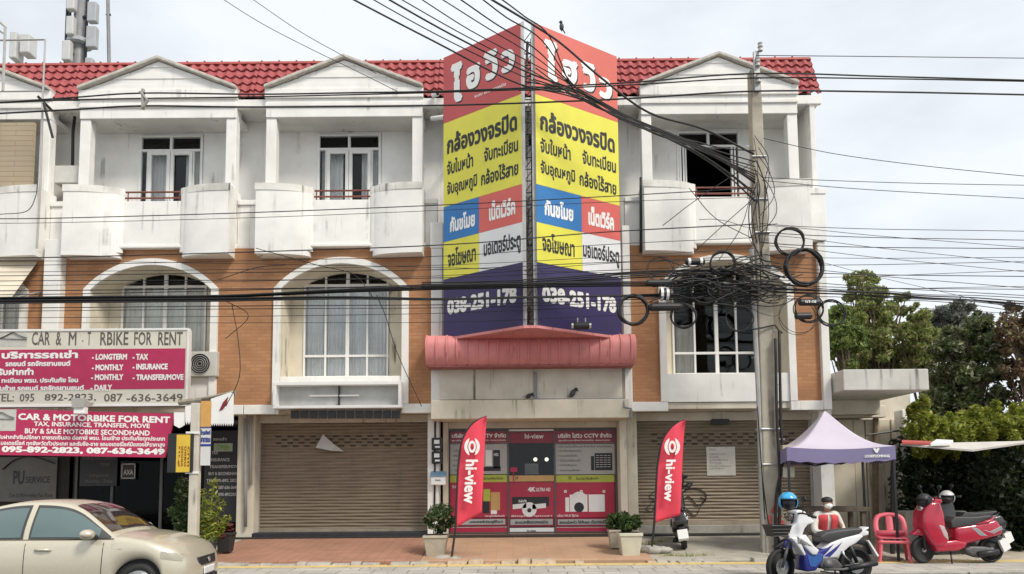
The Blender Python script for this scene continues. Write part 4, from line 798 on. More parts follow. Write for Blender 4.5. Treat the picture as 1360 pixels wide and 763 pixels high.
tree('tree', 'dense dark tree with greyish leaf tips right of the annex', 1290, 500, 19.5, 46, 78, 17000, .085, leafD, ncl=110, rr=.15)
tree('tree', 'reddish brown tree at the right edge of the photo', 1362, 470, 18.5, 34, 66, 8000, .075, leafR, ncl=80, rr=.15)
tree('tree', 'pale grey far tree seen between the green and dark trees', 1262, 440, 32, 45, 34, 6000, .2, leafmat('leaf_pale', (.14, .15, .12), (.30, .30, .26)), ncl=34, rr=.26)
tree('tree', 'dark low tree in the gap beside the annex column', 1245, 560, 22, 26, 60, 5000, .14, leafD, ncl=24, rr=.3)
hd = thing('hedge', 'bright yellow green hedge hanging over the white lean-to roof', 'hedge', at(1300, 720, 17.2))
cl = []
for px in range(1218, 1400, 7): g_ = rnd.uniform(.16, .42); cl.append((at(px, 572+rnd.uniform(-16, 10)-(px-1215)*.05, 16.9+rnd.uniform(-.5, .4)), (g_, g_, g_*rnd.uniform(.6, 1.2))))
for i in range(40): g_ = rnd.uniform(.05, .13); cl.append((at(rnd.uniform(1212, 1390), rnd.uniform(535, 604), 16.4+rnd.uniform(-.6, .3)), (g_, g_, g_*1.6)))
leaves(MB(), cl, 16000, .065, aspect=2).build('foliage', leafB, hd, normals=False)
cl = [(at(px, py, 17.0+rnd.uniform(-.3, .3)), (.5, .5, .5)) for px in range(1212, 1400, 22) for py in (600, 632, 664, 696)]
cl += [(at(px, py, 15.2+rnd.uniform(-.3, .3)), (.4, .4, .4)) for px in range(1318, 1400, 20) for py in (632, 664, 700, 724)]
leaves(MB(), cl, 16000, .08, aspect=2).build('shade_coloured_foliage', leafmat('leaf_painted_shade', (.012, .022, .008), (.04, .062, .02)), hd, normals=False)  # near-black leaf colour paints in the shade under the lean-to
st_ = MB()
for px in range(1225, 1390, 18): st_.tube([at(px, 730, 16.9), at(px+rnd.uniform(-8, 8), 590, 16.9)], .03, 5)
st_.build('stem', bark, hd)
for px0, px1, Y, zt, lb in ((1205, 1500, 18.4, 2.9, 'dark backing wall added as shade behind the hedge on the right'),):
    tag(MB().box(at(px0, 600, Y).x, at(px1, 600, Y).x, Y, Y+.2, 0, zt).build('shade_backing', mat('shade_backing_dark', (.07, .06, .05), .9, .2), origin=(at(px0, 600, Y).x, Y, 0)), lb, 'wall')  # added dark wall that keeps the gap behind the hedge black
lr = thing('lean_to_roof', 'white sheet lean-to roof in front of the hedge', 'roof', at(1280, 600, 14.6))
q = [at(1196, 592, 13.9), at(1292, 600, 13.6), at(1375, 588, 13.6), at(1375, 586, 16.2), at(1290, 593, 16.2), at(1210, 589, 16.0)]
MB().extr(q, [p+Vector((0, 0, .035)) for p in q]).build('roof_sheet', mat('sheet_white', (.50, .47, .43), .6, .06, dirt=.3), lr)
q = [at(1198, 590, 13.8), at(1242, 592, 13.8), at(1242, 589, 14.6), at(1198, 587, 14.6)]; MB().extr(q, [p+Vector((0, 0, .04)) for p in q]).build('red_edge', mat('red_sheet', (.42, .07, .06), .6, .1), lr)
q = [at(1236, 592.5, 13.7), at(1262, 592, 13.7), at(1266, 588, 14.3), at(1244, 587, 14.3)]; MB().extr(q, [p+Vector((0, 0, .05)) for p in q]).build('loose_board', whitep, lr)
for a, b in (((1185, 745), (1186, 598)), ((1376, 745), (1378, 592))): MB().tube([at(*a, 14.6), at(*b, 14.6)], .045, 8).build('leg', black, lr)
def pot(px0, px1, py0, py1, Y, m, label, bush, nb, lm, bm=None, sz=.045, kind='pot_plant', cat='plant', stems=4):
    'tapered square concrete pot with a bush; bush = (px0,py0,px1,py1)'
    c = at((px0+px1)/2, py1, Y); w = (px1-px0)/2*Y/F_PX; h = (py1-py0)*Y/F_PX
    t = thing(kind, label, cat, c); p = MB()
    for s0, s1, a, b in ((.70, .93, 0, .86*h), (1.0, 1.0, .86*h, h)):
        p.extr([(c.x+x*w*s0, c.y+y*w*s0, c.z+a) for x, y in ((-1, -1), (1, -1), (1, 1), (-1, 1))], [(c.x+x*w*s1, c.y+y*w*s1, c.z+b) for x, y in ((-1, -1), (1, -1), (1, 1), (-1, 1))])
    pt = p.build('pot', m, t, bevel=.012); MB().box(c.x-w*.85, c.x+w*.85, c.y-w*.85, c.y+w*.85, c.z+h-.02, c.z+h+.004).build('soil', mat('soil', (.07, .05, .035), .95, .3, 20), pt)
    bx0, by0, bx1, by1 = bush; bc = at((bx0+bx1)/2, (by0+by1)/2, Y); rx, rz = (bx1-bx0)/2*Y/F_PX, (by1-by0)/2*Y/F_PX
    cl = clumpset(bc, (rx*.7, rx*.6, rz*.65), 16, .36*max(rx, rz)); s_ = MB()
    for q, _ in cl[:stems*2]: s_.tube(cr([(c.x+rnd.uniform(-.05, .05), c.y, c.z+h), Vector((c.x, c.y, c.z+h)).lerp(q, .5)+Vector((rnd.uniform(-.04, .04), 0, 0)), q], 4), .012, 5, .005)
    s_.build('stem', bm or bark, t); leaves(MB(), cl, nb, sz, aspect=2.1).build('foliage', lm, t, normals=False); return t
potm = mat('pot_concrete', (.42, .37, .29), .9, .12, 7, .3, 50, dirt=.4, dcol=(.2, .17, .12)); potl = mat('pot_pale', (.55, .53, .42), .85, .08, 6, dirt=.25)
leafP = leafmat('leaf_pot', (.022, .05, .014), (.12, .20, .05), (.45, .42, .30))
pot(563, 595, 711, 738, 14.1, potm, 'square grey pot with round leafy bush left of the shop front', (557, 664, 605, 712), 2600, leafP)
pot(821, 852, 708, 739, 14.0, potl, 'pale square pot with dark bush right of the shop front, front one', (818, 681, 856, 710), 1500, leafA)
pot(808, 828, 704, 728, 14.6, potm, 'grey square pot with dark bush right of the shop front, rear one', (803, 678, 838, 706), 1300, leafA)
blk = mat('black_pot', (.03, .03, .03), .6, .2); grn = mat('green_stem', (.16, .22, .045), .6, .2)
def cane(px, py0, Y, label, tops, n, lm, m=blk, sz=.06, pw=11, ph=22):
    'potted plant with upright canes; tops = pixel points'
    c = at(px, py0, Y); t = thing('pot_plant', label, 'plant', c); w = pw*Y/F_PX; h = ph*Y/F_PX
    MB().lathe([(w*.72, 0), (w, h*.9), (w*1.08, h*.9), (w*1.08, h), (w*.9, h), (w*.86, h*.85), (0, h*.85)], c, 18).build('pot', m, t); s_ = MB(); cl = []
    for (tx, ty) in tops:
        e = at(tx, ty, Y)+Vector((0, rnd.uniform(-.1, .1), 0)); b_ = c+Vector((rnd.uniform(-.5, .5)*w, 0, h*.85)); s_.tube(cr([b_, b_.lerp(e, .5)+Vector((rnd.uniform(-.03, .03), 0, 0)), e], 5), .022, 6, .008)
        for k in range(5): f_ = .3+.7*k/4; cl.append((b_.lerp(e, f_), (.09, .09, .10)))
    s_.build('stem', grn, t); leaves(MB(), cl, n, sz, aspect=3, droop=.2).build('foliage', lm, t, normals=False); return t
cane(243, 742, 13.9, 'dark green potted bamboo-like plant left of the white post', [(236, 650), (243, 640), (250, 648), (240, 668), (254, 660), (233, 680)], 1500, leafP)
cane(276, 742, 13.8, 'bright green potted plant with thick pale stems right of the white post', [(272, 655), (283, 642), (268, 676), (291, 668), (300, 690), (266, 690), (279, 684)], 900, leafB, sz=.055)
pot(289, 310, 708, 733, 14.4, blk, 'dark red leaved plant in a dark pot beside the brown shutter', (282, 690, 314, 720), 700, leafmat('leaf_crimson', (.05, .012, .015), (.22, .045, .045)), sz=.06)
wd = MB()
for px, py, Y in ((892, 741, 13.9), (915, 741, 13.85), (876, 722, 15.5), (935, 742, 13.9), (862, 725, 15.2)):
    p = at(px, py, Y)
    for i in range(60): a = rnd.uniform(0, 6.28); r = rnd.uniform(0, .16); q = p+Vector((r*math.cos(a)*1.6, r*math.sin(a)*.5, 0)); wd.add([q, q+Vector((.012, 0, 0)), q+Vector((rnd.uniform(-.05, .05), rnd.uniform(-.04, .04), rnd.uniform(.05, .13)))], [(0, 1, 2)])
wd.build('weeds', leafB, normals=False, kind='stuff')
# stones and broken kerb pieces
for i, (px, py, Y, s, lb) in enumerate(((866, 731, 14.2, .19, 'long grey stone at the foot of the right flag'), (880, 731, 14.2, .15, 'short grey stone beside the long one at the right flag'), (604, 745, 13.75, .17, 'flat broken slab at the foot of the left flag'), (588, 742, 13.8, .14, 'broken stone between the square pot and the left flag'), (927, 745, 13.5, .1, 'small white stone on the broken kerb right of the scooter'))):
    b = MB().ell((0, 0, 0), (s*1.3, s*.8, s*.5), 12, 8); b.v = [(x*(1+.12*math.sin(9*z/s+i)), y, z+.08*s*math.sin(7*x/s+i)) for x, y, z in b.v]
    o = b.build('stone', concrete, world=False, smooth=True); o.location = at(px, py, Y); tag(o, lb, 'stone')
def broken(x0, x1, n, m, seed):
    r = random.Random(seed); b = MB(); x = x0
    while x < x1:
        w_ = r.uniform(.12, .5); g = r.uniform(0, .05)
        if r.random() < .8: h = r.uniform(.10, .17); d = r.uniform(0, .07); b.extr([(x, 13.36-d, .06), (x+w_, 13.36-d*.5, .06), (x+w_, 13.55, .06), (x, 13.55, .06)], [(x+.01, 13.40-d, h), (x+w_-.01, 13.42-d*.4, h*r.uniform(.85, 1)), (x+w_, 13.56, h+.0), (x, 13.56, h)])
        x += w_+g
    b.build('broken_edge', m, kind='structure', bevel=.012)
broken(-6.4, -1.8, 12, concrete, 1); broken(-1.75, 2.6, 12, mat('edge_rubble', (.42, .33, .24), .9, .2, 8, .4, 40, dirt=.5, dcol=(.3, .14, .08)), 2); broken(2.65, 5.2, 12, concrete, 3)
# ------------------------------------------------------------------ feather flags
fred = mat('flag_red', (.72, .050, .085), .6, .05, 2)
def flag(label, edge, right, bottom, Yf, logo, txt):
    t = thing('feather_flag', label, 'flag', at(*bottom, Yf), 'tall red feather flags')
    L = [at(x, y, Yf) for x, y in edge]; Lc = cr(L, 6); Rr = cr([at(x, y, Yf) for x, y in right], 4); n = 24
    def rs(P, f_):
        i = f_*(len(P)-1); k = min(int(i), len(P)-2); return P[k].lerp(P[k+1], i-k)
    def fn(u, v): p = rs(Lc, v).lerp(rs(Rr, v), u); return p+Vector((0, .035*math.sin(u*5+v*6)*u-.06*u, 0))
    cl = MB().grid(fn, 14, n*2).build('cloth', fred, t, smooth=True, normals=False, solid=.006)
    MB().tube([at(*bottom, Yf)]+Lc, .022, 8, .012).build('pole', black, t)
    w = MB(); m_ = lambda bx, rot: (lambda u, v, h: (lambda p: Vector((p.x, Yf-.115-h, p.z)))(at(bx[0]+(bx[2]-bx[0])*(v if rot else u)+(bx[4] if len(bx) > 4 else 0)*(u-.5), bx[1]+(bx[3]-bx[1])*(u if rot else 1-v), Yf)))
    lettering(w, 'hi-view', m_(txt, True), .035)
    # eye mark: two brackets round a ring
    cx, cy, r = logo
    def arc(a0, a1, ox, oy, ix, iy):
        N = 20; pts = []
        for i in range(N+1):
            a_ = R(a0+(a1-a0)*i/N); tp = 1 if a1-a0 > 300 else min(1, .25+1.6*math.sin(math.pi*i/N))
            for fx, fy in ((ox, oy), (ox-(ox-ix)*tp, oy-(oy-iy)*tp)): p = at(cx+r*fx*math.cos(a_), cy+r*fy*math.sin(a_), Yf); pts.append(p+Vector((0, -.125, 0)))
        w.add(pts, [(2*i, 2*i+1, 2*i+3, 2*i+2) for i in range(N)])
    arc(112, 248, 1.02, 1.2, .62, .86); arc(-68, 68, 1.02, 1.2, .62, .86); arc(0, 360, .50, .80, .24, .46)
    w.build('white_mark', letw, cl, normals=False)
flag('red feather flag with white eye mark left of the shop front', [(605, 701), (606.5, 660), (608.5, 620), (613, 588), (623, 568), (635, 558), (646, 553)], [(640, 681), (641.5, 650), (643, 610), (645, 575), (646.2, 560), (646.3, 556), (646.4, 553)], (600, 740), 13.8, (627.5, 594, 10), (617.5, 611, 634, 669, -3))
flag('red feather flag with white eye mark before the right shutter', [(869, 695), (871, 655), (873.5, 615), (879, 588), (888, 572), (898, 563), (909, 558)], [(902, 684), (904, 650), (906, 610), (908, 580), (908.8, 566), (909, 561), (909.2, 558)], (866, 726), 14.0, (891, 594, 10), (881.5, 611, 894.5, 666, -3))
# ------------------------------------------------------------------ utility pole
YP = 14.3
pl = thing('utility_pole', 'tall square concrete utility pole wrapped in cables', 'pole', at(1027, 735, YP))
a, b = at(1026.5, 738, YP), at(1001, 96, YP); wa, wb = .188, .108
MB().extr([(a.x+x*wa, YP+y*wa, a.z-.1) for x, y in ((-1, -1), (1, -1), (1, 1), (-1, 1))], [(b.x+x*wb, YP+y*wb, b.z) for x, y in ((-1, -1), (1, -1), (1, 1), (-1, 1))]).build('shaft', polec, pl, bevel=.025)
MB().box(b.x-.05, b.x+.06, YP-.18, YP-.12, b.z-.5, b.z+.35).build('top_bracket', steel, pl)
for dz, dx in ((.42, .08), (.1, .02), (-.25, .02)): MB().lathe([(.0, -.09), (.05, -.09), (.035, -.03), (.055, 0), (.035, .04), (.05, .08), (0, .1)], (b.x+dx, YP-.2, b.z+dz), 12).build('insulator', mat('porcelain', (.42, .40, .38), .3), pl)
def wpt(z): f_ = (z-a.z)/(b.z-a.z); return a.x+(b.x-a.x)*f_, wa+(wb-wa)*f_
for z in (8.2, 7.3, 6.6, 5.9, 5.4, 2.6, 1.9):
    x, w_ = wpt(z); w_ += .012; MB().tube([(x-w_, YP-w_, z), (x+w_, YP-w_, z), (x+w_, YP+w_, z), (x-w_, YP+w_, z)], .02, 6, closed=True).build('band', steel, pl)
sb = MB()
for i in range(14): z = 1.3+i*.55; x, w_ = wpt(z); s = -1 if i % 2 else 1; sb.tube([(x+s*w_*.9, YP-.05, z), (x+s*(w_+.13), YP-.06, z)], .012, 5)
sb.build('step_bolt', steel, pl)
k = MB(); lettering(k, '16', pxbox(1020, 684, 1042, 700, YP-.207), .05); tri = [at(1023, 681, YP-.212), at(1034, 681, YP-.212), at(1028.5, 670, YP-.212)]; k.extr(tri, [v+Vector((0, .004, 0)) for v in tri]); k.build('red_marking', mat('faded_red', (.50, .10, .09), .8, .2, 20), pl, normals=False)
pp2 = thing('riser_pipe', 'thin grey riser pipe standing along the left side of the pole', 'pipe', at(1012, 735, YP-.1)); MB().tube([at(1016, 738, YP-.1), at(1008, 540, YP-.1), at(998, 330, YP-.1)], .05, 8).build('pipe', mat('pvc_grey2', (.4, .39, .37)), pp2)
for i, (pts, r, lb) in enumerate((([(1030, 450), (1032, 560), (1036, 640), (1034, 735)], .03, 'thick black cable running down the right face of the pole'), ([(1035, 440), (1037, 560), (1040, 610), (1031, 660), (1030, 735)], .03, 'black cable bowing off the pole above the red number'), ([(1013, 640), (1020, 690), (1026, 705), (1038, 712)], .012, 'thin loose wire looping at the foot of the pole'), ([(1006, 540), (1010, 600), (1016, 690)], .012, 'thin wire hanging along the left of the pole'))):
    tag(MB().tube(cr([at(x, y, YP-.27) for x, y in pts], 6), r, 6).build('cable', cablem, smooth=True, origin=at(*pts[-1], YP)), lb, 'cable', 'cables down the pole')
jb = thing('junction_box', 'small beige box and tag hanging on the pole beside the tent', 'box', at(1044, 612, YP-.2)); q = at(1044, 602, YP-.25); MB().box(q.x-.1, q.x+.12, YP-.35, YP-.2, q.z-.15, q.z+.15).build('case', potm, jb, bevel=.01); q = at(1044, 625, YP-.25); MB().box(q.x-.08, q.x+.14, YP-.32, YP-.25, q.z-.14, q.z+.06).build('tag_plate', potl, jb, bevel=.006)
# ------------------------------------------------------------------ overhead cables
NC = [0]
def cable(pts, Y, r, label, group, m=None, Y2=None):
    n = len(pts)-1; P = [at(x, y, Y if Y2 is None else Y+(Y2-Y)*i/n) for i, (x, y) in enumerate(pts)]
    tag(MB().tube(cr(P, 6), r, 5).build('overhead_cable', m or cablem, smooth=True, origin=P[-1]), label, 'cable', group)
g1 = 'top power lines'
for pts, Y, r in (([(-40, 138), (0, 136.5), (95, 130), (190, 124), (340, 125.5), (470, 123.5), (600, 121), (820, 111), (1000, 98), (1180, 102), (1400, 108)], 13.95, .016), ([(-40, 139), (0, 137), (95, 133), (190, 131), (340, 129), (600, 122.5), (820, 114), (1000, 104), (1180, 105), (1400, 109)], 14.0, .014), ([(-40, 153), (0, 151), (95, 146), (190, 141), (340, 142.5), (600, 140), (820, 132), (1000, 121.5), (1180, 122.5), (1400, 127)], 14.05, .018)):
    cable(pts, Y, r, 'thick black power line along the roof edge level of the shophouses', g1)
cable([(1004, 74), (1180, 75.5), (1400, 78)], 14.1, .008, 'thin wire leaving the very top of the pole to the right', 'thin sky wires')
tag(MB().tube([at(190, 119, 13.97), at(190, 145, 13.97)], .04, 6).tube([at(186, 122, 13.95), at(196, 134, 13.95), at(190, 143, 13.95)], .03, 6).build('cable_spacer', mat('spacer_grey', (.3, .29, .27), .8), origin=at(190, 130, 13.97)), 'pale spacer clamp holding the power lines before the left gable', 'clamp')
rc = random.Random(5)
g2 = 'diagonal cables fanning to the upper left'
for i, (x0, y0, xm, ym) in enumerate(((455, -8, 690, 108), (482, -8, 695, 98), (503, -8, 700, 92), (520, -8, 702, 88), (548, -8, 706, 80), (575, -8, 708, 70), (600, -8, 712, 62), (630, -8, 720, 50), (655, -8, 730, 45))):
    j = lambda s: rc.uniform(-s, s)
    cable([(x0-60, y0-34), (x0, y0), ((x0+xm)/2+j(6), (y0+ym)/2+j(2)+3), (xm, ym+4), (765, 122+j(8)), (822, 153+j(5)), (912, 192+(q0 := j(7))), (965, 222+q0*2), (1003, 246+q0*4)], 9.5, rc.choice((.009, .011, .014)), 'black cable fanning from the upper left sky down to the pole', g2, Y2=14.1)
cable([(640, -8), (690, 22), (706, 32), (745, 58), (800, 105), (862, 150), (935, 172), (1001, 205)], 13.2, .022, 'thick black cable passing the top corner of the V sign', 'thick diagonal cable', Y2=14.1)
for i in range(6):
    j = lambda s: rc.uniform(-s, s); cable([(700+j(12), 106+j(16)), (765, 126+j(5)), (822, 152+j(4)), (870, 176+j(4)), (915, 190+(q0 := j(4))), (960, 206+q0*2.5), (1003, 222+q0*6)], 13.6, .013, 'black cable in the thick bunch sagging from the V sign to the pole', 'bunched cables from sign to pole', Y2=14.1)
for pts in ([(285, -8), (345, 30), (410, 64), (470, 93), (532, 124)], [(325, -8), (395, 40), (455, 74), (500, 98)], [(1014, 184), (1070, 197), (1130, 208), (1240, 222), (1400, 238)], [(1012, 236), (1100, 240), (1230, 244), (1400, 247)], [(1012, 240), (1150, 252), (1400, 266)]):
    cable(pts, 14.0, .007, 'thin single wire crossing open sky or roof away from the bundles', 'lone thin wires')
g3 = 'thin wires across the fronts'
for i, (yl, ym_, yr, r) in enumerate(((290, 272, 250, .010), (296, 279, 262, .006), (342, 325, 298, .012), (352, 340, 316, .007), (361, 352, 330, .006), (366, 358, 345, .008), (373, 369, 352, .008), (379, 366, 340, .006), (386, 380, 362, .010), (391, 377, 356, .009), (409, 405, 392, .009), (413, 409, 399, .007), (422, 416, 404, .006), (429, 428, 410, .005), (347, 356, 366, .006))):
    cable([(-40, yl+1), (80, yl), (340, yl*.6+ym_*.4+rc.uniform(-1, 1)), (600, ym_), (800, ym_*.45+yr*.55+rc.uniform(-2, 2)), (1004, yr)], 13.9+.03*i, r, 'thin black wire strung across the second floor fronts', g3)
g4 = 'heavy cable bundle across the fronts'
for i in range(7):
    o = i*1.1-3+rc.uniform(-.4, .4); q = 394.5+o*.35 if i > 2 else 377+i*2.5; cable([(-40, 400+o), (0, 399+o), (150, 397.5+o), (300, 396+o), (450, (394+o)*.6+q*.4), (585, q+2.5), (700, q), (830, q-2), (1005, 385+o*3.5)], 14.0+.04*(i % 3), .018, 'thick black cable in the heavy bundle below the arched windows level', g4)
for i in range(4):
    o = i*2.5-4; cable([(560, 380+o), (700, 376+o), (835, 366+o), (930, 362+o*.8), (1005, 362+o)], 14.1, .014, 'black cable slung from the V sign foot into the tangle', 'cables into the tangle')
g5 = 'heavy cable bundle to the right'
for i in range(6):
    o = (-7, -3.5, -2, 1, 2, 6)[i]; cable([(1015, 386+o), (1060, 388+o), (1120, 390+o*.7+rc.uniform(-1.5, 1.5)), (1180, 393+o+rc.uniform(-1.5, 1.5)), (1230, 396+o*.6+rc.uniform(-1, 1)), (1300, 400+o+rc.uniform(-1.5, 1.5)), (1400, 411+o*1.8)], 14.1+.03*i, (.008, .013, .015, .016, .01, .008)[i], 'thick black cable in the heavy bundle right of the pole', g5)
g6 = 'thin wires right of the pole'
for i, (y0, y1, r) in enumerate(((301, 306, .007), (303, 330, .006), (312, 318, .008), (316, 352, .006), (326, 329, .009), (330, 363, .006), (342, 340, .006), (352, 345, .007), (356, 384, .007), (362, 366, .009), (369, 356, .006), (374, 393, .008), (380, 383, .008), (384, 378, .006), (341, 420, .005), (398, 418, .006))):
    cable([(1010, y0-4), (1060, y0), (1160, y0+(y1-y0)*.3+2), (1280, y0+(y1-y0)*.65+2), (1400, y1+2)], 14.0+.04*i, r, 'thin wire running from the pole to the right over the trees', g6)
for pts in ([(1003, 262), (960, 300), (925, 332)], [(1003, 232), (985, 300), (955, 345)], [(915, 250), (950, 290), (1001, 318)], [(880, 300), (930, 262), (1003, 214)], [(500, 392), (512, 420), (528, 470), (560, 540)], [(300, 400), (330, 420), (300, 450)], [(0, 285), (35, 281), (47, 262), (50, 240)], [(495, 395), (470, 365), (420, 352), (340, 330)], [(290, 372), (340, 356), (380, 352)], [(308, 405), (316, 450), (318, 500), (300, 540)]):
    cable(pts, 14.1, .008, 'loose black wire hanging slack before the fronts', 'slack hanging wires')
for i in range(12):
    x = 1003+rc.uniform(-13, 22); y0 = rc.uniform(180, 260); y1 = y0+rc.uniform(70, 140); j = lambda s: rc.uniform(-s, s)
    cable([(1004+j(5), y0), (x+j(7), y0*.7+y1*.3), (x+j(8), y0*.35+y1*.65), (1010+j(8), y1)], 13.98, rc.choice((.006, .008, .012)), 'loose black wire hanging in a slack curve round the upper pole', 'loose wires round the upper pole')
# cable coils
def coil(px, py, r, turns, th, label, sx=1.0, wob=.06, a0=0, a1=1.0):
    c = at(px, py, YP-.35); rr = r*YP/F_PX; rd = random.Random(px); P = []
    N = int(turns*26)
    for i in range(N+1):
        f_ = i/26*2*math.pi; k = 1+wob*math.sin(i*.37+px)+rd.uniform(-.01, .01); P.append((c.x+rr*sx*k*math.cos(f_), c.y+.05*math.sin(i*.21)+rd.uniform(-.01, .01), c.z+rr*k*math.sin(f_)))
    o = MB().tube(P, th, 5).build('cable_coil', cablem, smooth=True, origin=(c.x, c.y, c.z-rr)); tag(o, label, 'coil', 'cable coils on the wires')
    return o
for q in ((841, 412, 19, 7, .022, 'thick black coil hanging beside the foot of the V sign'), (877, 358, 17, 2, .008, 'thin wire ring left of the tangle above the brick'), (960, 350, 16, 4, .016, 'black coil standing on top of the tangle left of the pole'), (935, 384, 20, 5, .016, 'black coil in the middle of the cable tangle'), (908, 420, 16, 3, .012, 'slack ring hanging lower left under the tangle'), (982, 423, 17, 3, .011, 'black ring hanging low just left of the pole'), (1049, 321, 18, 4, .014, 'upper black coil right of the pole'), (1068, 355, 24, 9, .020, 'largest thick coil right of the pole'), (1074, 410, 18, 3, .011, 'black coil lower right of the pole round a splice box'), (1104, 416, 17, 3, .013, 'black coil furthest right beside the brick edge'), (1060, 420, 24, 2, .006, 'thin slack wire ring hanging under the right coils')): coil(*q)
def splice(px, py, w_, h_, label, rings=True, mark=False):
    c = at(px, py, YP-.4); L = w_/2*YP/F_PX; r = h_/2*YP/F_PX; t = thing('splice_box', label, 'box', c, 'splice boxes on the cables')
    MB().lathe([(0, -L), (r*.6, -L), (r, -L*.85), (r, L*.85), (r*.6, L), (0, L)], c, 12, 'x').build('case', black, t, smooth=False)
    if rings:
        for s in (-.6, .6): MB().lathe([(r*1.02, -.025), (r*1.12, -.025), (r*1.12, .025), (r*1.02, .025)], c+Vector((s*L, 0, 0)), 12, 'x').build('ring', whitep, t)
    if mark: k = MB(); lettering(k, '1/1-16', flat(c.x-L*.5, c.x+L*.5, c.z-r*.4, c.z+r*.4, c.y-r*1.02), .05); k.build('lettering', letw, t, normals=False)
splice(923, 348, 26, 9, 'black splice case with two white rings above the tangle'); splice(876, 376, 36, 9, 'black splice case at the upper left end of the tangle', False); splice(884, 408, 44, 11, 'long black splice case at the lower left of the tangle', False); splice(1075, 402, 28, 9, 'splice case with white marking right of the pole', False, True); splice(1067, 420, 22, 9, 'plain black splice case below the marked one', False); splice(882, 391, 12, 16, 'short splice case between the two long ones', True)
tg = MB(); rt = random.Random(9)
for i in range(90):
    s = Vector((rt.uniform(900, 1025), rt.gauss(377, 13), 0)); P = []
    if i > 70: s.x = rt.gauss(1003, 12); s.y = rt.gauss(372, 30); dxs = 1
    dx, dy = rt.uniform(14, 50), rt.uniform(-6, 8); ph = rt.uniform(0, 6)
    for k in range(8): P.append(at(s.x+dx*(k/7-.5)*2+4*math.sin(k*1.1+ph), s.y+dy*(k/7-.5)*2+5*math.sin(k*.8+ph*2), YP-.22-.09*(i % 4)+.04*math.sin(k+ph)))
    tg.tube(cr(P, 3), rt.choice((.006, .009, .012, .016)), 4)
tg.build('cable_tangle', cablem, kind='stuff', smooth=True)
# ------------------------------------------------------------------ pop-up tent and plastic chair
lilac = mat('lilac_cloth', (.52, .47, .55), .7, .05, 2, dirt=.35, dcol=(.42, .32, .46)); violet = mat('violet_cloth', (.20, .175, .31), .7, .06, 2)
tc_ = at(1119, 610, 13.3); tx, ty, ez = tc_.x+.11, 14.2, at(1119, 593, 13.3).z
tent = thing('popup_tent', 'small pop-up tent with pale lilac roof and violet valance beside the pole', 'tent', (tx, ty, .09), rotz=R(-7))
hw, hd_ = .97, .82; ap = at(1111, 545, 14.1).z-.09; ze = ez-.09
def tf(side):
    c = [(-hw, -hd_), (hw, -hd_), (hw, hd_), (-hw, hd_)]; p, q = Vector((*c[side], ze)), Vector((*c[(side+1) % 4], ze)); A_ = Vector((0, 0, ap))
    return lambda u, v: (p.lerp(q, u)).lerp(A_, v)-Vector((0, 0, .20*math.sin(math.pi*v)*(1-.3*v)))-Vector((0, 0, .05*math.sin(math.pi*u)*(1-v)))
for sd in range(4):
    MB().grid(tf(sd), 16, 12).build('roof_panel', lilac, tent, smooth=True, world=False, normals=False, solid=.006)
    c = [(-hw, -hd_), (hw, -hd_), (hw, hd_), (-hw, hd_)]; p, q = Vector(c[sd]+(0,)), Vector(c[(sd+1) % 4]+(0,))
    vl = MB().grid(lambda u, v: p.lerp(q, u)*1.004+Vector((0, 0, ze-.26*(1-v)-.05*math.sin(math.pi*u)+(.012*math.sin(u*40)*(1-v)))), 40, 3).build('valance', violet, tent, world=False, normals=False, solid=.005)
    if sd == 0:
        k = MB(); fv = lambda x0, x1, z0, z1: (lambda u, v, h: Vector((x0+(x1-x0)*u, -hd_*1.004-h-.012, z0+(z1-z0)*v)))
        lettering(k, 'LOOKPOOMPANG', fv(.42, .86, ze-.215, ze-.16), .05); lettering(k, '♥' if 0 else 'V', fv(.57, .69, ze-.135, ze-.035), .12); k.build('lettering', letw, vl, world=False, normals=False)
for x, y in ((-1, -1), (1, -1), (1, 1), (-1, 1)): MB().box(x*hw*.97-.02, x*hw*.97+.02, y*hd_*.97-.02, y*hd_*.97+.02, 0, ze).build('leg', black, tent, world=False)
b = MB()
for sgn in (-1, 1):
    for yy in (-hd_, hd_): b.tube([(-hw, yy*.97, ze-.05), (0, yy*.97, ze-.33), (hw, yy*.97, ze-.05)], .014, 5)
b.build('scissor_frame', black, tent, world=False)
pk = mat('pink_plastic', (.70, .13, .17), .4, .04)
ch = thing('plastic_chair', 'pink red plastic chair standing under the tent edge', 'chair', at(1187, 746, 13.35), rotz=R(-20))
def cz(p): return p
MB().grid(lambda u, v: ((u-.5)*(.44+.0*v), (v-.5)*.42, .43-.02*math.sin(math.pi*u)*math.sin(math.pi*v)), 8, 8).build('seat', pk, ch, world=False, normals=False, solid=-.02, smooth=True)
fr = MB()
def bk_(x, z): return (x, .2+.16*(z-.43)/.42+.03*(x/.22)**2*-1, z)
ch.scale = (1.17, 1.1, 1.0)
fr.tube(cr([bk_(-.19, .43), bk_(-.205, .65), bk_(-.16, .80), bk_(0, .845), bk_(.16, .80), bk_(.205, .65), bk_(.19, .43)], 6), .042, 8, ell=.6)
fr.tube(cr([bk_(0, .43), bk_(0, .65), bk_(0, .84)], 5), .055, 8, ell=.3)
fr.tube([bk_(-.2, .50), bk_(.2, .50)], .055, 8); fr.build('backrest', pk, ch, world=False, smooth=True)
for x, y in ((-1, -1), (1, -1), (1, 1), (-1, 1)): MB().tube([(x*.18, y*.17, .42), (x*.22, y*.215, 0)], .034, 8, .022).build('leg', pk, ch, world=False)
b = MB().tube([(-.2, -.2, .37), (.2, -.2, .37)], .03, 6).tube([(-.2, -.2, .37), (-.2, .2, .37)], .03, 6).tube([(.2, -.2, .37), (.2, .2, .37)], .03, 6); b.build('apron', pk, ch, world=False)
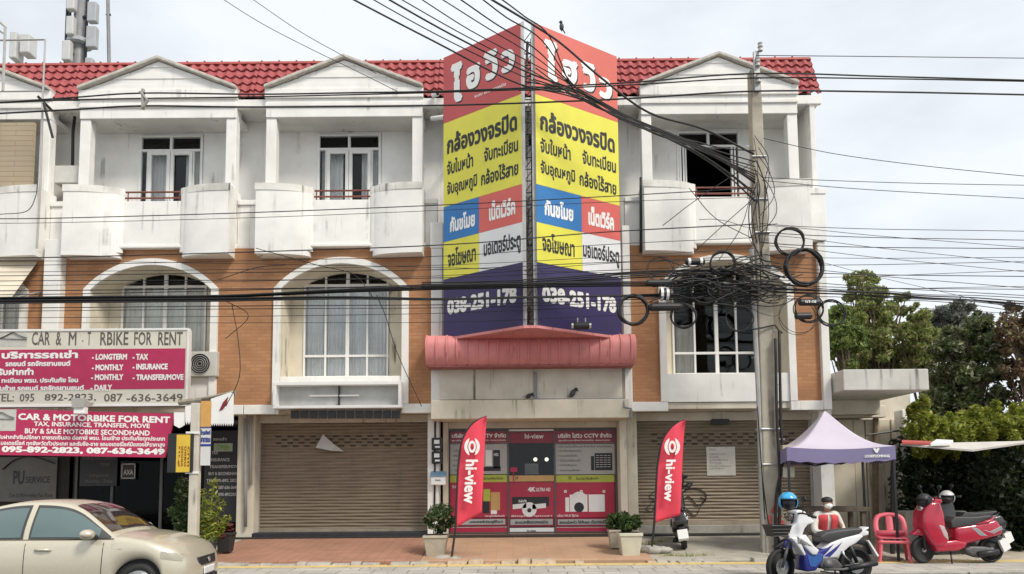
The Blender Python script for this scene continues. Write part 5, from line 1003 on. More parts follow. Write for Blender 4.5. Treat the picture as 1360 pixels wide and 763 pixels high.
# table with clutter and bench behind the white motorbike
wood = mat('dark_timber', (.10, .08, .06), .85, .3, 9, .3, 30)
tb = thing('wooden_table', 'dark weathered wooden table behind the resting man', 'table', at(1100, 725, 14.4)); q0, q1 = at(1058, 676, 14.4), at(1148, 672, 14.4)
MB().box(q0.x, q1.x, 14.2, 14.9, q0.z-.06, q0.z+.03).build('tabletop', wood, tb, bevel=.01)
for x in (q0.x+.1, q1.x-.1):
    for y in (14.27, 14.8): MB().box(x-.04, x+.04, y-.04, y+.04, .1, q0.z-.06).build('leg', wood, tb)
bn_ = thing('wooden_bench', 'low dark wooden bench the man in the red vest sits on', 'bench', at(1100, 742, 13.2)); q0, q1 = at(1062, 716, 13.2), at(1140, 716, 13.2)
MB().box(q0.x, q1.x, 12.95, 13.4, .37, .41).build('seat', wood, bn_, bevel=.01)
for x in (q0.x+.12, q1.x-.12): MB().box(x-.03, x+.03, 13.0, 13.35, .08, .37).build('leg', wood, bn_)
bb = thing('concrete_block', 'grey concrete block seat behind the red scooter', 'block', at(1245, 742, 14.8)); q0, q1 = at(1206, 741, 14.8), at(1284, 679, 14.8); MB().box(q0.x, q1.x, 14.8, 15.3, .08, q1.z).build('block', concrete, bb, bevel=.02)
# ------------------------------------------------------------------ the man resting
skin = mat('skin', (.33, .18, .12), .6, .05); shirt = mat('grey_shirt', (.60, .57, .52), .85, .05); vest = mat('red_vest', (.55, .055, .06), .7, .06); trous = mat('dark_trousers', (.03, .03, .05), .85, .1); hairm = mat('black_hair', (.012, .011, .011), .6, .2)
man = thing('person', 'man in red vest, pale sleeves and white face mask sitting behind the white motorbike', 'person', at(1098, 742, 13.15), 'people') ; man.location.z = .06; LOC[man.name] = man.location.copy(); man.scale = (.96, .96, .92)
del man['group']
def skinmesh(name, verts, edges, radii, m, parent, sub=2):
    me = bpy.data.meshes.new(name); me.from_pydata(verts, edges, []); me.materials.append(m); o = bpy.data.objects.new(name, me); COL.objects.link(o); o.parent = parent
    md = o.modifiers.new('skin', 'SKIN'); md.use_smooth_shade = True; md.use_x_symmetry = False
    for i, r in enumerate(radii): me.skin_vertices[0].data[i].radius = (r, r) if not isinstance(r, tuple) else r
    me.skin_vertices[0].data[0].use_root = True
    q = o.modifiers.new('s', 'SUBSURF'); q.levels = sub; q.render_levels = sub; return o
J = {'pel': (0, .05, .47), 'wai': (0, .0, .66), 'che': (0, -.06, .86), 'nb': (0, -.08, 1.0), 'nk': (0, -.10, 1.06), 'h1': (0, -.13, 1.12), 'h2': (0, -.14, 1.20), 'h3': (0, -.12, 1.27)}
jr = {'pel': (.15, .12), 'wai': (.15, .11), 'che': (.17, .12), 'nb': .07, 'nk': .055, 'h1': .078, 'h2': .098, 'h3': .075}
E_ = [('pel', 'wai'), ('wai', 'che'), ('che', 'nb'), ('nb', 'nk'), ('nk', 'h1'), ('h1', 'h2'), ('h2', 'h3')]
for s, n_ in ((-1, 'l'), (1, 'r')):
    elb = (s*.29, -.10, .66) if s > 0 else (s*.27, -.18, .68); hand = (s*.22, -.36, .55) if s > 0 else (-.10, -.36, .62)
    for k_, p_, r_ in (('sh', (s*.18, -.06, .94), .065), ('el', elb, .047), ('wr', hand, .032), ('pa', (hand[0]-s*.03, hand[1]-.07, hand[2]-.02), .036), ('hip', (s*.10, 0, .46), .095), ('kn', (s*.20, -.42, .52), .062), ('an', (s*.17, -.40, .09), .045), ('to', (s*.19, -.57, .04), .04)): J[k_+n_] = p_; jr[k_+n_] = r_
    E_ += [('che', 'sh'+n_), ('sh'+n_, 'el'+n_), ('el'+n_, 'wr'+n_), ('wr'+n_, 'pa'+n_), ('pel', 'hip'+n_), ('hip'+n_, 'kn'+n_), ('kn'+n_, 'an'+n_), ('an'+n_, 'to'+n_)]
    pa = Vector(J['pa'+n_])
    for f_ in range(5):
        w_ = (f_-2)*.017; L = (.05, .075, .08, .075, .058)[f_]; m1 = pa+Vector((w_*1.2+(-s*.03 if f_ == 0 else 0), -.03-(L*.4 if f_ else .0), -.005)); m2 = m1+Vector((w_*.3, -L*.3, -L*.6))
        for kk, v_ in (('a', m1), ('b', m2)): J[f'f{f_}{kk}{n_}'] = tuple(v_); jr[f'f{f_}{kk}{n_}'] = .0095
        E_ += [('pa'+n_, f'f{f_}a{n_}'), (f'f{f_}a{n_}', f'f{f_}b{n_}')]
def sub_skel(keys, m, name, grow, parent=man):
    ks = list(keys); ix = {k_: i for i, k_ in enumerate(ks)}
    g = lambda r: (r[0]+grow, r[1]+grow) if isinstance(r, tuple) else r+grow
    return skinmesh(name, [J[k_] for k_ in ks], [(ix[a_], ix[b_]) for a_, b_ in E_ if a_ in ix and b_ in ix], [g(jr[k_]) for k_ in ks], m, parent)
sub_skel(J.keys(), skin, 'body', 0)
def torso(v0, v1, grow, name, m, open_front=0):
    lv = [(.44, .175, .135, .04), (.55, .17, .125, .03), (.66, .165, .12, .0), (.78, .185, .13, -.03), (.88, .20, .13, -.06), (.95, .185, .105, -.075), (.99, .115, .08, -.085), (1.02, .075, .065, -.09)]
    def fn(u, v):
        z = v0+(v1-v0)*v
        for (a, b) in zip(lv, lv[1:]):
            if z <= b[0]: break
        t = (z-a[0])/(b[0]-a[0]); rx, ry, cy = [a[q]+(b[q]-a[q])*t for q in (1, 2, 3)]; an = -math.pi/2+open_front+u*(2*math.pi-2*open_front)
        e = .85; c_, s_ = math.cos(an), math.sin(an); return ((rx+grow)*math.copysign(abs(c_)**e, c_), cy+(ry+grow)*math.copysign(abs(s_)**e, s_), z)
    return MB().grid(fn, 36, 16).build(name, m, man, smooth=True, world=False, normals=False, solid=.006)
torso(.44, 1.02, .006, 'shirt', shirt); torso(.50, .985, .022, 'vest', vest, .10)
for n_ in 'lr':
    s_ = -1 if n_ == 'l' else 1; a_ = Vector(J['sh'+n_]); MB().tube(cr([(s_*.10, -.07, .95), a_+Vector((s_*.0, 0, .015)), Vector(J['el'+n_]), Vector(J['wr'+n_])], 6), .088, 12, .045).build('sleeve', shirt, man, smooth=True, world=False)
sub_skel(['pel', 'hipl', 'knl', 'anl', 'hipr', 'knr', 'anr'], trous, 'trousers', .014)
for s in (-1, 1):
    b = MB().ell((s*.18, -.50, .045), (.052, .14, .05), 12, 8); b.build('shoe', black, man, world=False, smooth=True)
    MB().ell((s*.035, -.222, 1.225), (.013, .008, .008), 8, 6).build('eye', letk, man, world=False)
    MB().ell((s*.092, -.13, 1.20), (.014, .022, .032), 8, 6).build('ear', skin, man, world=False, smooth=True)
MB().ell((0, -.165, 1.155), (.076, .075, .062), 14, 9).build('face_mask', whitep, man, world=False, smooth=True)
MB().ell((0, -.112, 1.255), (.102, .112, .075), 16, 10).build('hair', hairm, man, world=False, smooth=True)
# ------------------------------------------------------------------ helmets
def helmet(loc, m, label, rz, visor=black, s=1.0):
    t = thing('helmet', label, 'helmet', loc, None, rz)
    def fn(u, v):
        a_ = u*2*math.pi; b_ = R(-38+128*v); r = .125*s; x, y, z = r*1.12*math.cos(b_)*math.cos(a_), r*math.cos(b_)*math.sin(a_), r*1.08*math.sin(b_)
        return (x, y, z+.10*s)
    nu, nv = 28, 14; mb = MB().grid(fn, nu, nv); keep = []
    for f_ in mb.f:
        c = [sum(mb.v[i][q] for i in f_)/4 for q in range(3)]
        if not (c[0] > .055*s and c[2] < .13*s): keep.append(f_)
    mb.f = keep; mb.build('shell', m, t, smooth=True, world=False, solid=-.012)
    l = MB().ell((0, 0, .09*s), (.118*s, .108*s, .112*s), 16, 9); l.build('lining', black, t, smooth=True, world=False)
    MB().tube([(.10*s*math.cos(R(a_))+.03*s, .118*s*math.sin(R(a_)), .14*s) for a_ in range(-70, 71, 10)], .012*s, 6).build('peak', visor, t, world=False)
    return t
# ------------------------------------------------------------------ two wheelers
def wheel(t, x, r, w, spokes, z=None, yaw=0, tw=.0):
    z = r if z is None else z; M_ = Matrix.Translation((x, tw, z)) @ Matrix.Rotation(yaw, 4, 'Z')
    def lt(prof, n=28):
        b = MB().lathe(prof, (0, 0, 0), n, 'y'); b.v = [tuple(M_ @ Vector(v)) for v in b.v]; return b
    ty_ = lt([(r*.80, -w*.35), (r*.86, -w*.5), (r*.95, -w*.42), (r, -w*.15), (r, w*.15), (r*.95, w*.42), (r*.86, w*.5), (r*.80, w*.35), (r*.78, 0), (r*.80, -w*.35)]).build('tyre', rubber, t, world=False, smooth=True)
    rm = lt([(r*.70, -w*.30), (r*.81, -w*.34), (r*.81, w*.34), (r*.70, w*.30), (r*.70, -w*.30)]).build('rim', black, ty_, world=False)
    sp = MB()
    for i in range(spokes): a_ = 2*math.pi*i/spokes+.3; sp.tube([M_ @ Vector((r*.12*math.cos(a_), 0, r*.12*math.sin(a_))), M_ @ Vector((r*.72*math.cos(a_+.12), 0, r*.72*math.sin(a_+.12)))], r*.055, 6)
    sp.build('spokes', mat('spoke_grey', (.07, .07, .07), .4), ty_, world=False)
    hb = lt([(0, -w*.6), (r*.16, -w*.55), (r*.2, -w*.2), (r*.2, w*.2), (r*.16, w*.55), (0, w*.6)], 16).build('hub', steel, ty_, world=False)
    bd = lt([(r*.28, -w*.48), (r*.46, -w*.48), (r*.46, -w*.42), (r*.28, -w*.42), (r*.28, -w*.48)], 24).build('brake_disc', chrome, ty_, world=False) if spokes < 7 else None
    return ty_
def poly(t, name, pts, y0, y1, m, bev=.025, seg=3):
    return MB().prism(pts, y0, y1).build(name, m, t, bevel=bev, seg=seg, world=False, smooth=True)
def bar(t, name, pts, r, m, n=8, r1=None): return MB().tube(pts, r, n, r1).build(name, m, t, world=False, smooth=True)
# white underbone motorbike: traced in its own metres, front wheel at the origin
wbike = at(1037.5, 782, 11.15); wb2 = at(1147.5, 773, 11.35); ang = math.atan2(.22, wb2.x-wbike.x)
mb_ = thing('motorbike', 'white and blue underbone motorbike with black front basket', 'motorbike', (wbike.x, 11.15, -.028), None, ang)
def q_(X, Y): px, py = 1010+X/6.206, 640+Y/6.206; return ((px-1037.5)/87.5, (779-(px-1037.5)*.048-py)/84.5)
def Q(*l): return [q_(*p) for p in l]
wp = mat('white_body', (.74, .74, .75), .25, .03, coat=.5); bp_ = mat('blue_body', (.03, .035, .22), .3, .15, 25, coat=.4); bl_ = mat('light_blue_panel', (.03, .11, .34), .4, .3, 60)
gm = mat('engine_grey', (.09, .09, .09), .5, .3, 12); seatm = mat('seat_vinyl', (.05, .05, .052), .55, .1)
r_ = .285; wheel(mb_, 0, r_, .085, 5, yaw=R(18)); wheel(mb_, 1.26, r_, .095, 5)
poly(mb_, 'front_fender', Q((110, 558), (150, 525), (195, 498), (235, 494), (268, 560), (300, 640), (285, 650), (245, 570), (190, 545), (130, 562)), -.06, .06, black, .02)
poly(mb_, 'fork_cover', Q((195, 500), (240, 480), (268, 556), (235, 566), (190, 556)), -.085, .085, bp_, .02)
for s in (-1, 1): bar(mb_, 'fork', [(.02*s, s*.085, r_), (*[q_(232, 500)[0]], s*.085, q_(232, 500)[1])], .024, gm)
bar(mb_, 'steering_column', [(q_(238, 500)[0], 0, q_(238, 500)[1]), (q_(320, 300)[0], 0, q_(320, 300)[1])], .03, black)
poly(mb_, 'front_cowl', Q((208, 440), (230, 400), (296, 350), (302, 300), (290, 258), (330, 246), (375, 258), (458, 330), (455, 350), (400, 362), (368, 395), (350, 440), (300, 470), (225, 472)), -.12, .12, wp, .05, 4)
poly(mb_, 'leg_shield', Q((218, 472), (300, 462), (350, 440), (420, 530), (465, 560), (440, 600), (400, 600), (345, 545), (300, 500), (345, 600), (330, 612), (262, 520)), -.20, .20, wp, .03)
poly(mb_, 'lower_cowl', Q((345, 535), (375, 540), (435, 580), (520, 590), (505, 650), (440, 728), (345, 738), (338, 640)), -.17, .17, bp_, .03)
b = MB().prism(Q((360, 600), (420, 600), (500, 598), (490, 640), (430, 695), (385, 690)), -.176, -.172); b.build('speckled_panel', bl_, mb_, world=False)
poly(mb_, 'side_fairing', Q((470, 590), (540, 545), (600, 500), (700, 464), (860, 425), (905, 440), (830, 500), (760, 535), (650, 622), (515, 632), (470, 620)), -.135, .135, wp, .035, 4)
poly(mb_, 'blue_stripe', Q((432, 600), (470, 575), (560, 540), (632, 500), (560, 575), (520, 610), (450, 628)), -.14, .14, bp_, .012)
b = MB().prism(Q((520, 612), (600, 560), (700, 490), (640, 560), (580, 615)), -.137, -.1345); b.build('side_decal', bp_, mb_, world=False)
poly(mb_, 'seat', Q((505, 455), (560, 420), (640, 405), (700, 395), (890, 374), (905, 398), (862, 425), (700, 468), (600, 502), (520, 500)), -.125, .125, seatm, .04, 4)
poly(mb_, 'tail_cowl', Q((862, 424), (905, 395), (962, 362), (966, 376), (935, 395), (962, 400), (958, 430), (905, 442)), -.10, .10, wp, .02)
poly(mb_, 'tail_light', Q((935, 396), (962, 399), (956, 428), (925, 430)), -.06, .06, letr, .012)
poly(mb_, 'rear_fender', Q((755, 535), (860, 440), (950, 470), (985, 540), (1000, 590), (985, 590), (950, 520), (860, 505), (790, 540)), -.06, .06, black, .02)
pq = Q((945, 480), (955, 472), (1040, 592), (1030, 606)); MB().prism(pq, -.11, .11).build('number_plate', whitep, mb_, world=False)
poly(mb_, 'engine', Q((462, 650), (520, 618), (640, 625), (700, 680), (690, 712), (620, 728), (500, 712)), -.13, .13, gm, .035)
bar(mb_, 'crankcase', [(q_(560, 675)[0], -.16, q_(560, 675)[1]), (q_(560, 675)[0], .16, q_(560, 675)[1])], .075, gm, 16)
bar(mb_, 'exhaust', [(q_(520, 715)[0], -.14, q_(520, 715)[1]), (q_(680, 712)[0], -.16, q_(680, 712)[1]), (q_(740, 700)[0], -.17, q_(740, 700)[1])], .022, gm); bar(mb_, 'muffler', [(q_(735, 702)[0], -.175, q_(735, 702)[1]), (q_(985, 650)[0], -.185, q_(985, 650)[1])], .045, black, 12)
for s in (-1, 1):
    bar(mb_, 'swingarm', [(q_(650, 690)[0], s*.09, q_(650, 690)[1]), (1.27, s*.09, r_)], .025, black); bar(mb_, 'shock_absorber', [(q_(775, 520)[0], s*.115, q_(775, 520)[1]), (q_(830, 655)[0], s*.115, q_(830, 655)[1])], .028, black, 10)
for s in (-1, 1): bar(mb_, 'footrest', [(q_(690, 560)[0], s*.15, q_(690, 560)[1]), (q_(700, 600)[0], s*.16, q_(700, 600)[1]), (q_(740, 640)[0], s*.17, q_(740, 640)[1])], .016, chrome)
bar(mb_, 'side_stand', [(q_(630, 725)[0], -.1, q_(630, 725)[1]), (q_(600, 800)[0], -.22, .01)], .014, black); bar(mb_, 'kick_bar', [(q_(480, 730)[0], -.16, q_(480, 730)[1]), (q_(640, 745)[0], -.18, q_(640, 745)[1])], .012, black)
hx, hz = q_(300, 285); bar(mb_, 'handlebar', cr([(hx+.16, -.34, hz-.03), (hx+.05, -.2, hz+.02), (hx, 0, hz), (hx+.05, .2, hz+.02), (hx+.16, .34, hz-.03)], 5), .014, black)
for s in (-1, 1): bar(mb_, 'grip', [(hx+.10, s*.26, hz-.005), (hx+.17, s*.36, hz-.035)], .022, black); bar(mb_, 'mirror_stalk', [(hx+.05, s*.2, hz+.02), (hx+.02, s*.27, hz+.2)], .008, black); MB().ell((hx+.02, s*.29, hz+.24), (.02, .065, .05), 12, 8).build('mirror', black, mb_, world=False, smooth=True)
MB().ell((hx-.06, 0, hz-.04), (.06, .11, .07), 12, 8).build('headlight', glass('lamp_glass', (.9, .9, .9)), mb_, world=False, smooth=True)
bk0 = q_(65, 385); bk1 = q_(242, 375); bz0 = q_(100, 465)[1]
bsk = MB()
for zf in (0, .33, .66, 1):
    z = bz0+(bk1[1]-bz0)*zf; e = .04*(1-zf); bsk.tube([(bk0[0]+e, -.15+e, z), (bk1[0]-e, -.15+e, z), (bk1[0]-e, .15-e, z), (bk0[0]+e, .15-e, z)], .007, 5, closed=True)
bsk.build('basket_rim', black, mb_, world=False)
bw_ = MB().extr([(bk0[0]+.04, -.11, bz0), (bk1[0]-.04, -.11, bz0), (bk1[0]-.04, .11, bz0), (bk0[0]+.04, .11, bz0)], [(bk0[0], -.15, bk1[1]-.005), (bk1[0], -.15, bk1[1]-.005), (bk1[0], .15, bk1[1]-.005), (bk0[0], .15, bk1[1]-.005)]); bw_.f = [f_ for i, f_ in enumerate(bw_.f) if i != 1]; bw_.build('basket', black, mb_, world=False, normals=False, solid=.004)
bar(mb_, 'basket_stay', [(q_(150, 460)[0], 0, q_(150, 460)[1]), (q_(165, 530)[0], 0, q_(165, 530)[1])], .018, black)
hp = at(1047, 676, 11.3); hp.z -= 0; helmet(hp, mat('blue_helmet', (.02, .36, .72), .2, .03, coat=1), 'bright blue open helmet hung over the white motorbike mirror', R(-100), s=1.08)
# red scooter
def scooter(loc, rz, label, body_m, group='scooters', silver=True, sm=1.0):
    t = thing('scooter', label, 'scooter', loc, group, rz)
    def s_(X, Y): return ((1200+X/5.7375-1226)/73.6, (748-(630+Y/5.7375))/73.6)
    S = lambda *l: [s_(*p) for p in l]
    wheel(t, 0, .235, .10, 7, yaw=R(12)); wheel(t, 1.245, .225, .11, 7)
    poly(t, 'front_fender', S((55, 462), (110, 415), (160, 425), (205, 520), (185, 525), (140, 470)), -.075, .075, body_m, .03)
    poly(t, 'leg_shield', S((128, 300), (180, 215), (262, 215), (286, 300), (300, 450), (318, 512), (240, 560), (195, 545), (150, 470), (118, 395)), -.19, .19, body_m, .06, 4)
    poly(t, 'shield_lining', S((235, 385), (275, 395), (300, 450), (305, 505), (270, 470)), -.195, .195, mat('pale_panel', (.5, .38, .38), .4), .01)
    poly(t, 'handle_cowl', S((150, 215), (185, 190), (270, 180), (300, 195), (290, 225), (262, 250), (190, 245)), -.12, .12, body_m, .04, 4)
    poly(t, 'floorboard', S((195, 520), (370, 502), (455, 520), (440, 560), (380, 582), (225, 588)), -.17, .17, body_m, .03)
    poly(t, 'rear_body', S((372, 405), (480, 392), (600, 372), (702, 350), (740, 415), (746, 465), (600, 502), (440, 540), (380, 508)), -.15, .15, body_m, .06, 4)
    b = MB().prism(S((488, 402), (545, 418), (620, 475), (560, 470)), -.153, .153).prism(S((575, 425), (640, 440), (730, 400), (738, 425), (665, 458)), -.153, .153)
    b.build('silver_stripe', chrome if silver else black, t, world=False, bevel=.004)
    poly(t, 'seat', S((345, 365), (380, 327), (470, 332), (560, 330), (660, 318), (662, 335), (530, 392), (352, 412)), -.14, .14, seatm, .05, 4)
    for s in (-1, 1): bar(t, 'grab_rail', [(s_(540, 388)[0], s*.13, s_(540, 388)[1]), (s_(640, 362)[0], s*.15, s_(640, 362)[1]), (s_(700, 338)[0], s*.06, s_(700, 338)[1])], .022, body_m)
    poly(t, 'engine', S((445, 572), (500, 550), (610, 555), (690, 575), (660, 620), (560, 640), (480, 612)), -.12, .12, gm, .04)
    bar(t, 'muffler', [(s_(540, 610)[0], -.14, s_(540, 610)[1]), (s_(690, 590)[0], -.16, s_(690, 590)[1])], .05, black, 12)
    poly(t, 'rear_fender', S((640, 505), (742, 472), (770, 485), (740, 520), (700, 530)), -.06, .06, black, .02)
    pl_ = MB().prism(S((722, 515), (783, 494), (810, 568), (757, 598)), -.10, .10).build('number_plate', whitep, t, world=False)
    for s in (-1, 1): bar(t, 'fork', [(0, s*.07, .235), (s_(150, 420)[0], s*.07, s_(150, 420)[1])], .022, black)
    hx, hz = s_(240, 195); bar(t, 'handlebar', cr([(hx+.10, -.33, hz), (hx, -.15, hz+.02), (hx-.03, 0, hz), (hx, .15, hz+.02), (hx+.10, .33, hz)], 4), .013, black)
    for s in (-1, 1): bar(t, 'mirror_stalk', [(hx, s*.2, hz+.02), (hx-.03, s*.27, hz+.18)], .007, black); MB().ell((hx-.03, s*.29, hz+.21), (.02, .06, .045), 10, 7).build('mirror', black, t, world=False, smooth=True); bar(t, 'grip', [(hx+.06, s*.25, hz+.007), (hx+.11, s*.35, hz)], .02, black)
    MB().ell((s_(150, 265)[0], 0, s_(150, 265)[1]), (.04, .09, .06), 10, 7).build('headlight', chrome, t, world=False, smooth=True)
    bar(t, 'side_stand', [(s_(345, 590)[0], -.08, s_(345, 590)[1]), (s_(318, 660)[0], -.2, .01)], .014, black)
    return t
redb = mat('red_body', (.42, .018, .045), .25, .06, coat=.6); dkb = mat('dark_body', (.03, .03, .032), .3, .1, coat=.4)
rs = at(1226, 748, 13.0); scooter((rs.x, 13.0, .085), R(2), 'shiny red scooter with black seat parked before the dark hedge', redb)
helmet(at(1228, 673, 12.95), black, 'black helmet hung on the red scooter handlebar', R(200), s=.95)
hb = at(1258, 668, 14.3)
ds = scooter((at(1244, 740, 14.35).x, 14.35, .10), R(4), 'dark scooter in the hedge shade behind the red scooter', dkb, silver=False)
helmet(at(1258, 668, 14.1), mat('white_helmet', (.66, .66, .66), .25, .03, coat=.6), 'white helmet with black visor hung on the dark scooter in the shade', R(-110))
scooter((at(150, 712, 17.9).x-.3, 17.9, .39), R(25), 'dark scooter parked inside the unlit rental shop', dkb, silver=False)
# scooter seen from behind by the right shutter
bs = scooter((at(910, 728, 14.6).x+.21, 15.83, .32), R(-100), 'black scooter with white tail panels seen from behind by the right shutter', dkb)
bs.rotation_euler = (R(8), R(4.6), R(-100))

# ------------------------------------------------------------------ pale gold sedan at the left
gold = mat('gold_paint', (.60, .55, .43), .28, .03, 30, metal=.35, coat=.7)
L_ = 4.30; xF, xR = 3.47, .95; cl_ = at(184, 768, 9.72)
car = thing('car', 'pale gold sedan with tinted windows parked at the left', 'car', (cl_.x-xF, 9.72+.83, -.055))
car.location.z = -.05
def interp(tab, x):
    for (a, u), (b, v) in zip(tab, tab[1:]):
        if x <= b: t = (x-a)/(b-a); t = t*t*(3-2*t) if False else t; return u+(v-u)*t
    return tab[-1][1]
def sm(tab, n=200):
    P = cr([(a, b, 0) for a, b in tab], 12); return [(p.x, p.y) for p in P]
WID = sm([(0, .60), (.12, .72), (.4, .80), (.9, .83), (1.8, .845), (2.8, .845), (3.5, .835), (3.9, .80), (4.1, .73), (4.22, .62), (4.30, .42)])
TOP = sm([(0, .74), (.06, .90), (.25, .97), (.8, 1.0), (1.6, .97), (2.6, .95), (3.1, .955), (3.4, .92), (3.8, .83), (4.05, .74), (4.2, .62), (4.30, .50)])
BOT = sm([(0, .42), (.3, .26), (.6, .2), (3.6, .2), (4.1, .2), (4.22, .24), (4.30, .34)])
xs = sorted(set([i*L_/80 for i in range(81)]+[xc+.40*math.sin(a*math.pi/24) for xc in (xF, xR) for a in range(-12, 13)]))
def zb(x):
    z = interp(BOT, x)
    for xc in (xF, xR):
        d = .36**2-(x-xc)**2
        if d > 0: z = max(z, .29+math.sqrt(d))
    return z
def ring(x):
    w, zt, b_ = interp(WID, x), interp(TOP, x), zb(x); h = zt-b_
    pts = [(w*.94, b_), (w*.985, b_+h*.10), (w*1.0, b_+h*.35), (w*.995, b_+h*.62), (w*.975, b_+h*.82), (w*.94, b_+h*.94), (w*.86, zt), (w*.5, zt+.030), (0, zt+.04)]
    return [(x, -y, z) for y, z in pts]+[(x, y, z) for y, z in pts[-2::-1]]
rows = [ring(x) for x in xs]; m_ = len(rows[0]); b = MB()
b.add([p for r in rows for p in r], [(i*m_+j, i*m_+j+1, (i+1)*m_+j+1, (i+1)*m_+j) for i in range(len(xs)-1) for j in range(m_-1)]+[tuple(range(m_)), tuple(range((len(xs)-1)*m_, len(xs)*m_))])
body_ = b.build('body', gold, car, smooth=True, world=False)
ROOF = sm([(.72, .99), (1.0, 1.16), (1.3, 1.33), (1.65, 1.42), (2.0, 1.445), (2.35, 1.42), (2.6, 1.335), (2.85, 1.17), (3.14, .96)])
def sidep(x, t, off=0):
    zr = interp(ROOF, x)-.055; z0 = .93; t_ = t; wv = .80-.20*t**1.5*min(1, (zr-z0)/.40)-.03*t
    return (x, -(wv+off), z0+(zr-z0)*t_)
def groof(x):
    s0 = [sidep(x, t) for t in (0, .25, .5, .75, .92, 1)]; zr = interp(ROOF, x); e = s0[-1]
    return s0+[(x, e[1]+.05, zr-.022), (x, e[1]*.5, zr), (x, 0, zr+.006)]+[(x, -e[1]*.5, zr), (x, -e[1]-.05, zr-.022)]+[(x, -p[1], p[2]) for p in s0[::-1]]
gx = [.74+i*(3.12-.74)/60 for i in range(61)]; rows = [groof(x) for x in gx]; m_ = len(rows[0]); b = MB()
b.add([p for r in rows for p in r], [(i*m_+j, i*m_+j+1, (i+1)*m_+j+1, (i+1)*m_+j) for i in range(60) for j in range(m_-1)]); b.build('cabin_roof', gold, car, smooth=True, world=False)
tint = mat('tinted_glass', (.075, .12, .12), .05, .05, 2, spec=.9, coat=1); dwin = mat('dark_glass', (.03, .018, .018), .04, .05, spec=.8); trim = mat('window_trim', (.05, .05, .05), .5)
def top_at(x): return .0
for sg in (-1, 1):
    for nm, xa, xb in (('rear_window', 1.22, 1.93), ('front_window', 2.06, 2.93)):
        def wf(u, v, off): 
            x = xa+(xb-xa)*u; p = sidep(x, .06+v*.84, off); return (p[0], p[1]*(-sg) if sg > 0 else p[1], p[2])
        tr0 = MB().grid(lambda u, v: (lambda p: p)((lambda x, t: (lambda p: (p[0], -p[1] if sg > 0 else p[1], p[2]))(sidep(x, t, .004)))(xa-.03+(xb-xa+.06+(.12 if nm[0] == 'f' else 0))*u, .01+v*.97)), 30, 8).build('window_trim', trim, car, smooth=True, world=False, normals=False)
        MB().grid(lambda u, v: wf(u, v, .008), 30, 8).build(nm, tint, tr0, smooth=True, world=False, normals=False)
def scr(xa, xb, name):
    def fn(u, v):
        x = xa+(xb-xa)*v; e = sidep(x, 1)[1]+.06; zr = interp(ROOF, x); s = 2*u-1; return (x, -e*s*-1 if 0 else e*s, zr+.010+.0*s-.018*abs(s)**3)
    MB().grid(fn, 16, 12).build(name, dwin, car, smooth=True, world=False, normals=False)
scr(2.50, 3.05, 'windscreen'); scr(.80, 1.22, 'rear_screen')
def wl(x, z, y=None):
    w = interp(WID, x); return (x, -(w+.002 if y is None else y), z)
sl_ = MB()
def sidecurve(x, z):
    w, zt, b_ = interp(WID, x), interp(TOP, x), zb(x); h = zt-b_; f_ = (z-b_)/h
    tab = [(0, .94), (.10, .985), (.35, 1.0), (.62, .995), (.82, .975), (.94, .94), (1, .86)]; return -(w*interp(tab, max(0, min(1, f_)))+.0015)
for x in (1.05, 2.0, 2.98):
    zs = [.24+i*.69/10 for i in range(11)]; zs = [z for z in zs if z > zb(x)+.01]; sl_.tube([(x+(.03*(z-.3) if x > 2.9 else 0), sidecurve(x, z), z) for z in zs], .005, 4)
sl_.tube([(x, sidecurve(x, .245), .245) for x in (1.35, 1.8, 2.2, 2.6, 3.05)], .006, 4); sl_.build('door_gap', black, body_, world=False)
for x in (1.18, 2.14): MB().tube([(x, sidecurve(x, .79)-.012, .79), (x+.1, sidecurve(x, .79)-.03, .795), (x+.2, sidecurve(x, .79)-.012, .79)], .018, 8).build('door_handle', gold, car, world=False, smooth=True)
for s in (-1, 1):
    MB().ell((2.84, s*.93, .995), (.095, .10, .068), 16, 10).build('wing_mirror', gold, car, world=False, smooth=True)
    MB().tube([(2.90, s*.80, .95), (2.86, s*.90, .96)], .03, 8).build('mirror_arm', black, car, world=False)
    b = MB().grid(lambda u, v: (lambda x, z: (x, s*-(sidecurve(x, z)-.004), z))(3.80+.34*u, .60+.10*v+.05*(1-u)), 12, 4); b.build('headlight', mat('lamp_cover', (.36, .34, .27), .3, .05, coat=.3), car, world=False, smooth=True, normals=False)
    MB().lathe([(0, -.02), (.045, -.02), (.045, .0), (0, .0)], (3.90, s*.0-s*0 + (sidecurve(3.55, .78) if s < 0 else -sidecurve(3.55, .78)), .74), 10, 'y') 
    q = MB().ell((3.22, s*.835, .79), (.04, .006, .012), 10, 6); q.build('side_repeater', mat('amber', (.55, .42, .3), .3), car, world=False)
def nose(z, y): return 4.30-.55*max(0, abs(y)-.25)**1.4-.25*max(0, z-.46)**1.1
def face(name, y0, y1, z0, z1, m, off=.012, par=car): return MB().grid(lambda u, v: (nose(z0+(z1-z0)*v, y0+(y1-y0)*u)+off, y0+(y1-y0)*u, z0+(z1-z0)*v), 14, 5).build(name, m, par, world=False, smooth=True, normals=False, solid=.012)
g_ = face('grille', -.36, .36, .50, .62, black, .02)
MB().ell((nose(.56, 0)+.035, 0, .56), (.012, .055, .04), 14, 8).build('emblem', chrome, g_, world=False, smooth=True)
face('air_intake', -.45, .45, .26, .36, black, .012); face('number_plate', -.22, .22, .36, .47, whitep, .03)
for s in (-1, 1): MB().ell((4.13, s*.60, .34), (.07, .14, .05), 12, 8).build('fog_recess', black, car, world=False)
MB().box(.4, 3.9, -.55, .55, .22, .45).build('underbody', black, car, world=False)
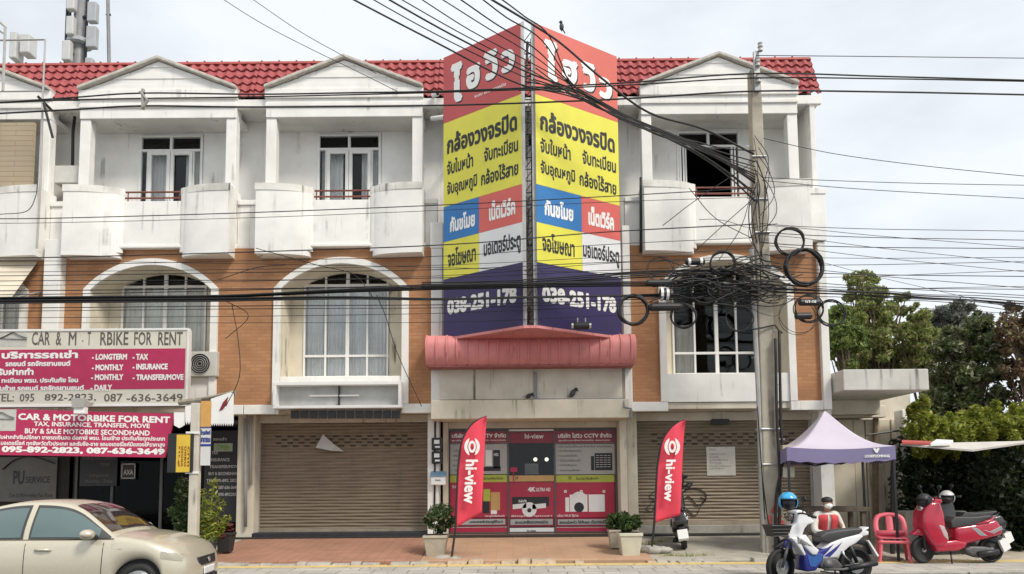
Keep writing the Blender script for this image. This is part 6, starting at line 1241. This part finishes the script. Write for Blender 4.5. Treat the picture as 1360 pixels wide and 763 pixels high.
for xc in (xF, xR):
    for s in (-1, 1):
        ar = MB().lathe([(.36, -.10), (.36, .10), (.0, .10)], (xc, s*.66, .29), 28, 'y'); ar.build('wheel_arch', rubber, car, world=False, normals=False)
        ty_ = MB().lathe([(.20, -.09), (.25, -.095), (.285, -.08), (.295, -.05), (.295, .05), (.285, .08), (.25, .095), (.20, .09), (.20, -.09)], (xc, s*.74, .295), 32, 'y').build('wheel', rubber, car, world=False, smooth=True)
        rm = MB().lathe([(.205, -.095), (.195, -.06), (.17, -.05), (.205, .05)], (xc, s*.74, .295), 28, 'y') if s < 0 else MB().lathe([(.205, .095), (.195, .06), (.17, .05), (.205, -.05)], (xc, s*.74, .295), 28, 'y')
        rm.build('rim', chrome, ty_, world=False, smooth=True); sp = MB()
        for i in range(7): a_ = 2*math.pi*i/7+.2; sp.extr([(xc+r*math.cos(a_+d), s*.74+s*.075, .295+r*math.sin(a_+d)) for r, d in ((.04, -.5), (.19, -.11), (.19, .11), (.04, .5))], [(xc+r*math.cos(a_+d), s*.74+s*.055, .295+r*math.sin(a_+d)) for r, d in ((.04, -.5), (.19, -.11), (.19, .11), (.04, .5))])
        sp.build('spokes', chrome, ty_, world=False); MB().lathe([(0, s*.09), (.045, s*.085), (.05, s*.06)], (xc, s*.74, .295), 14, 'y').build('hub_cap', chrome, ty_, world=False, smooth=True)
        MB().lathe([(0, -.01), (.17, -.01), (.17, .01), (0, .01)], (xc, s*.74, .295), 20, 'y').build('brake_disc', black, ty_, world=False)

def walk(o):
    for c in o.children: yield c; yield from walk(c)
for o in walk(car):
    for v in o.data.vertices:
        if v.co.x > 3.55: v.co.x = 3.55+(v.co.x-3.55)*.74
ya = R(5); wc = Vector((cl_.x, 9.72, -.05)); car.rotation_euler.z = ya; car.location = wc-Matrix.Rotation(ya, 3, 'Z') @ Vector((xF, -.83, 0))

lf = MB(); rl_ = random.Random(3)
for i in range(150):
    x, y = rl_.uniform(-7, 9), rl_.choice((rl_.uniform(12.6, 13.5), rl_.uniform(13.35, 13.5))); z = .094; a_ = rl_.uniform(0, 6.28); q = rl_.uniform(.012, .035)
    lf.add([(x+q*math.cos(a_), y+q*math.sin(a_), z), (x-q*.4*math.sin(a_), y+q*.4*math.cos(a_), z+.012), (x-q*math.cos(a_), y-q*math.sin(a_), z+.004), (x+q*.4*math.sin(a_), y-q*.4*math.cos(a_), z)], [(0, 1, 2, 3)])
lf.build('fallen_leaves', leafmat('leaf_fallen', (.10, .06, .03), (.30, .22, .10)), normals=False, kind='stuff')
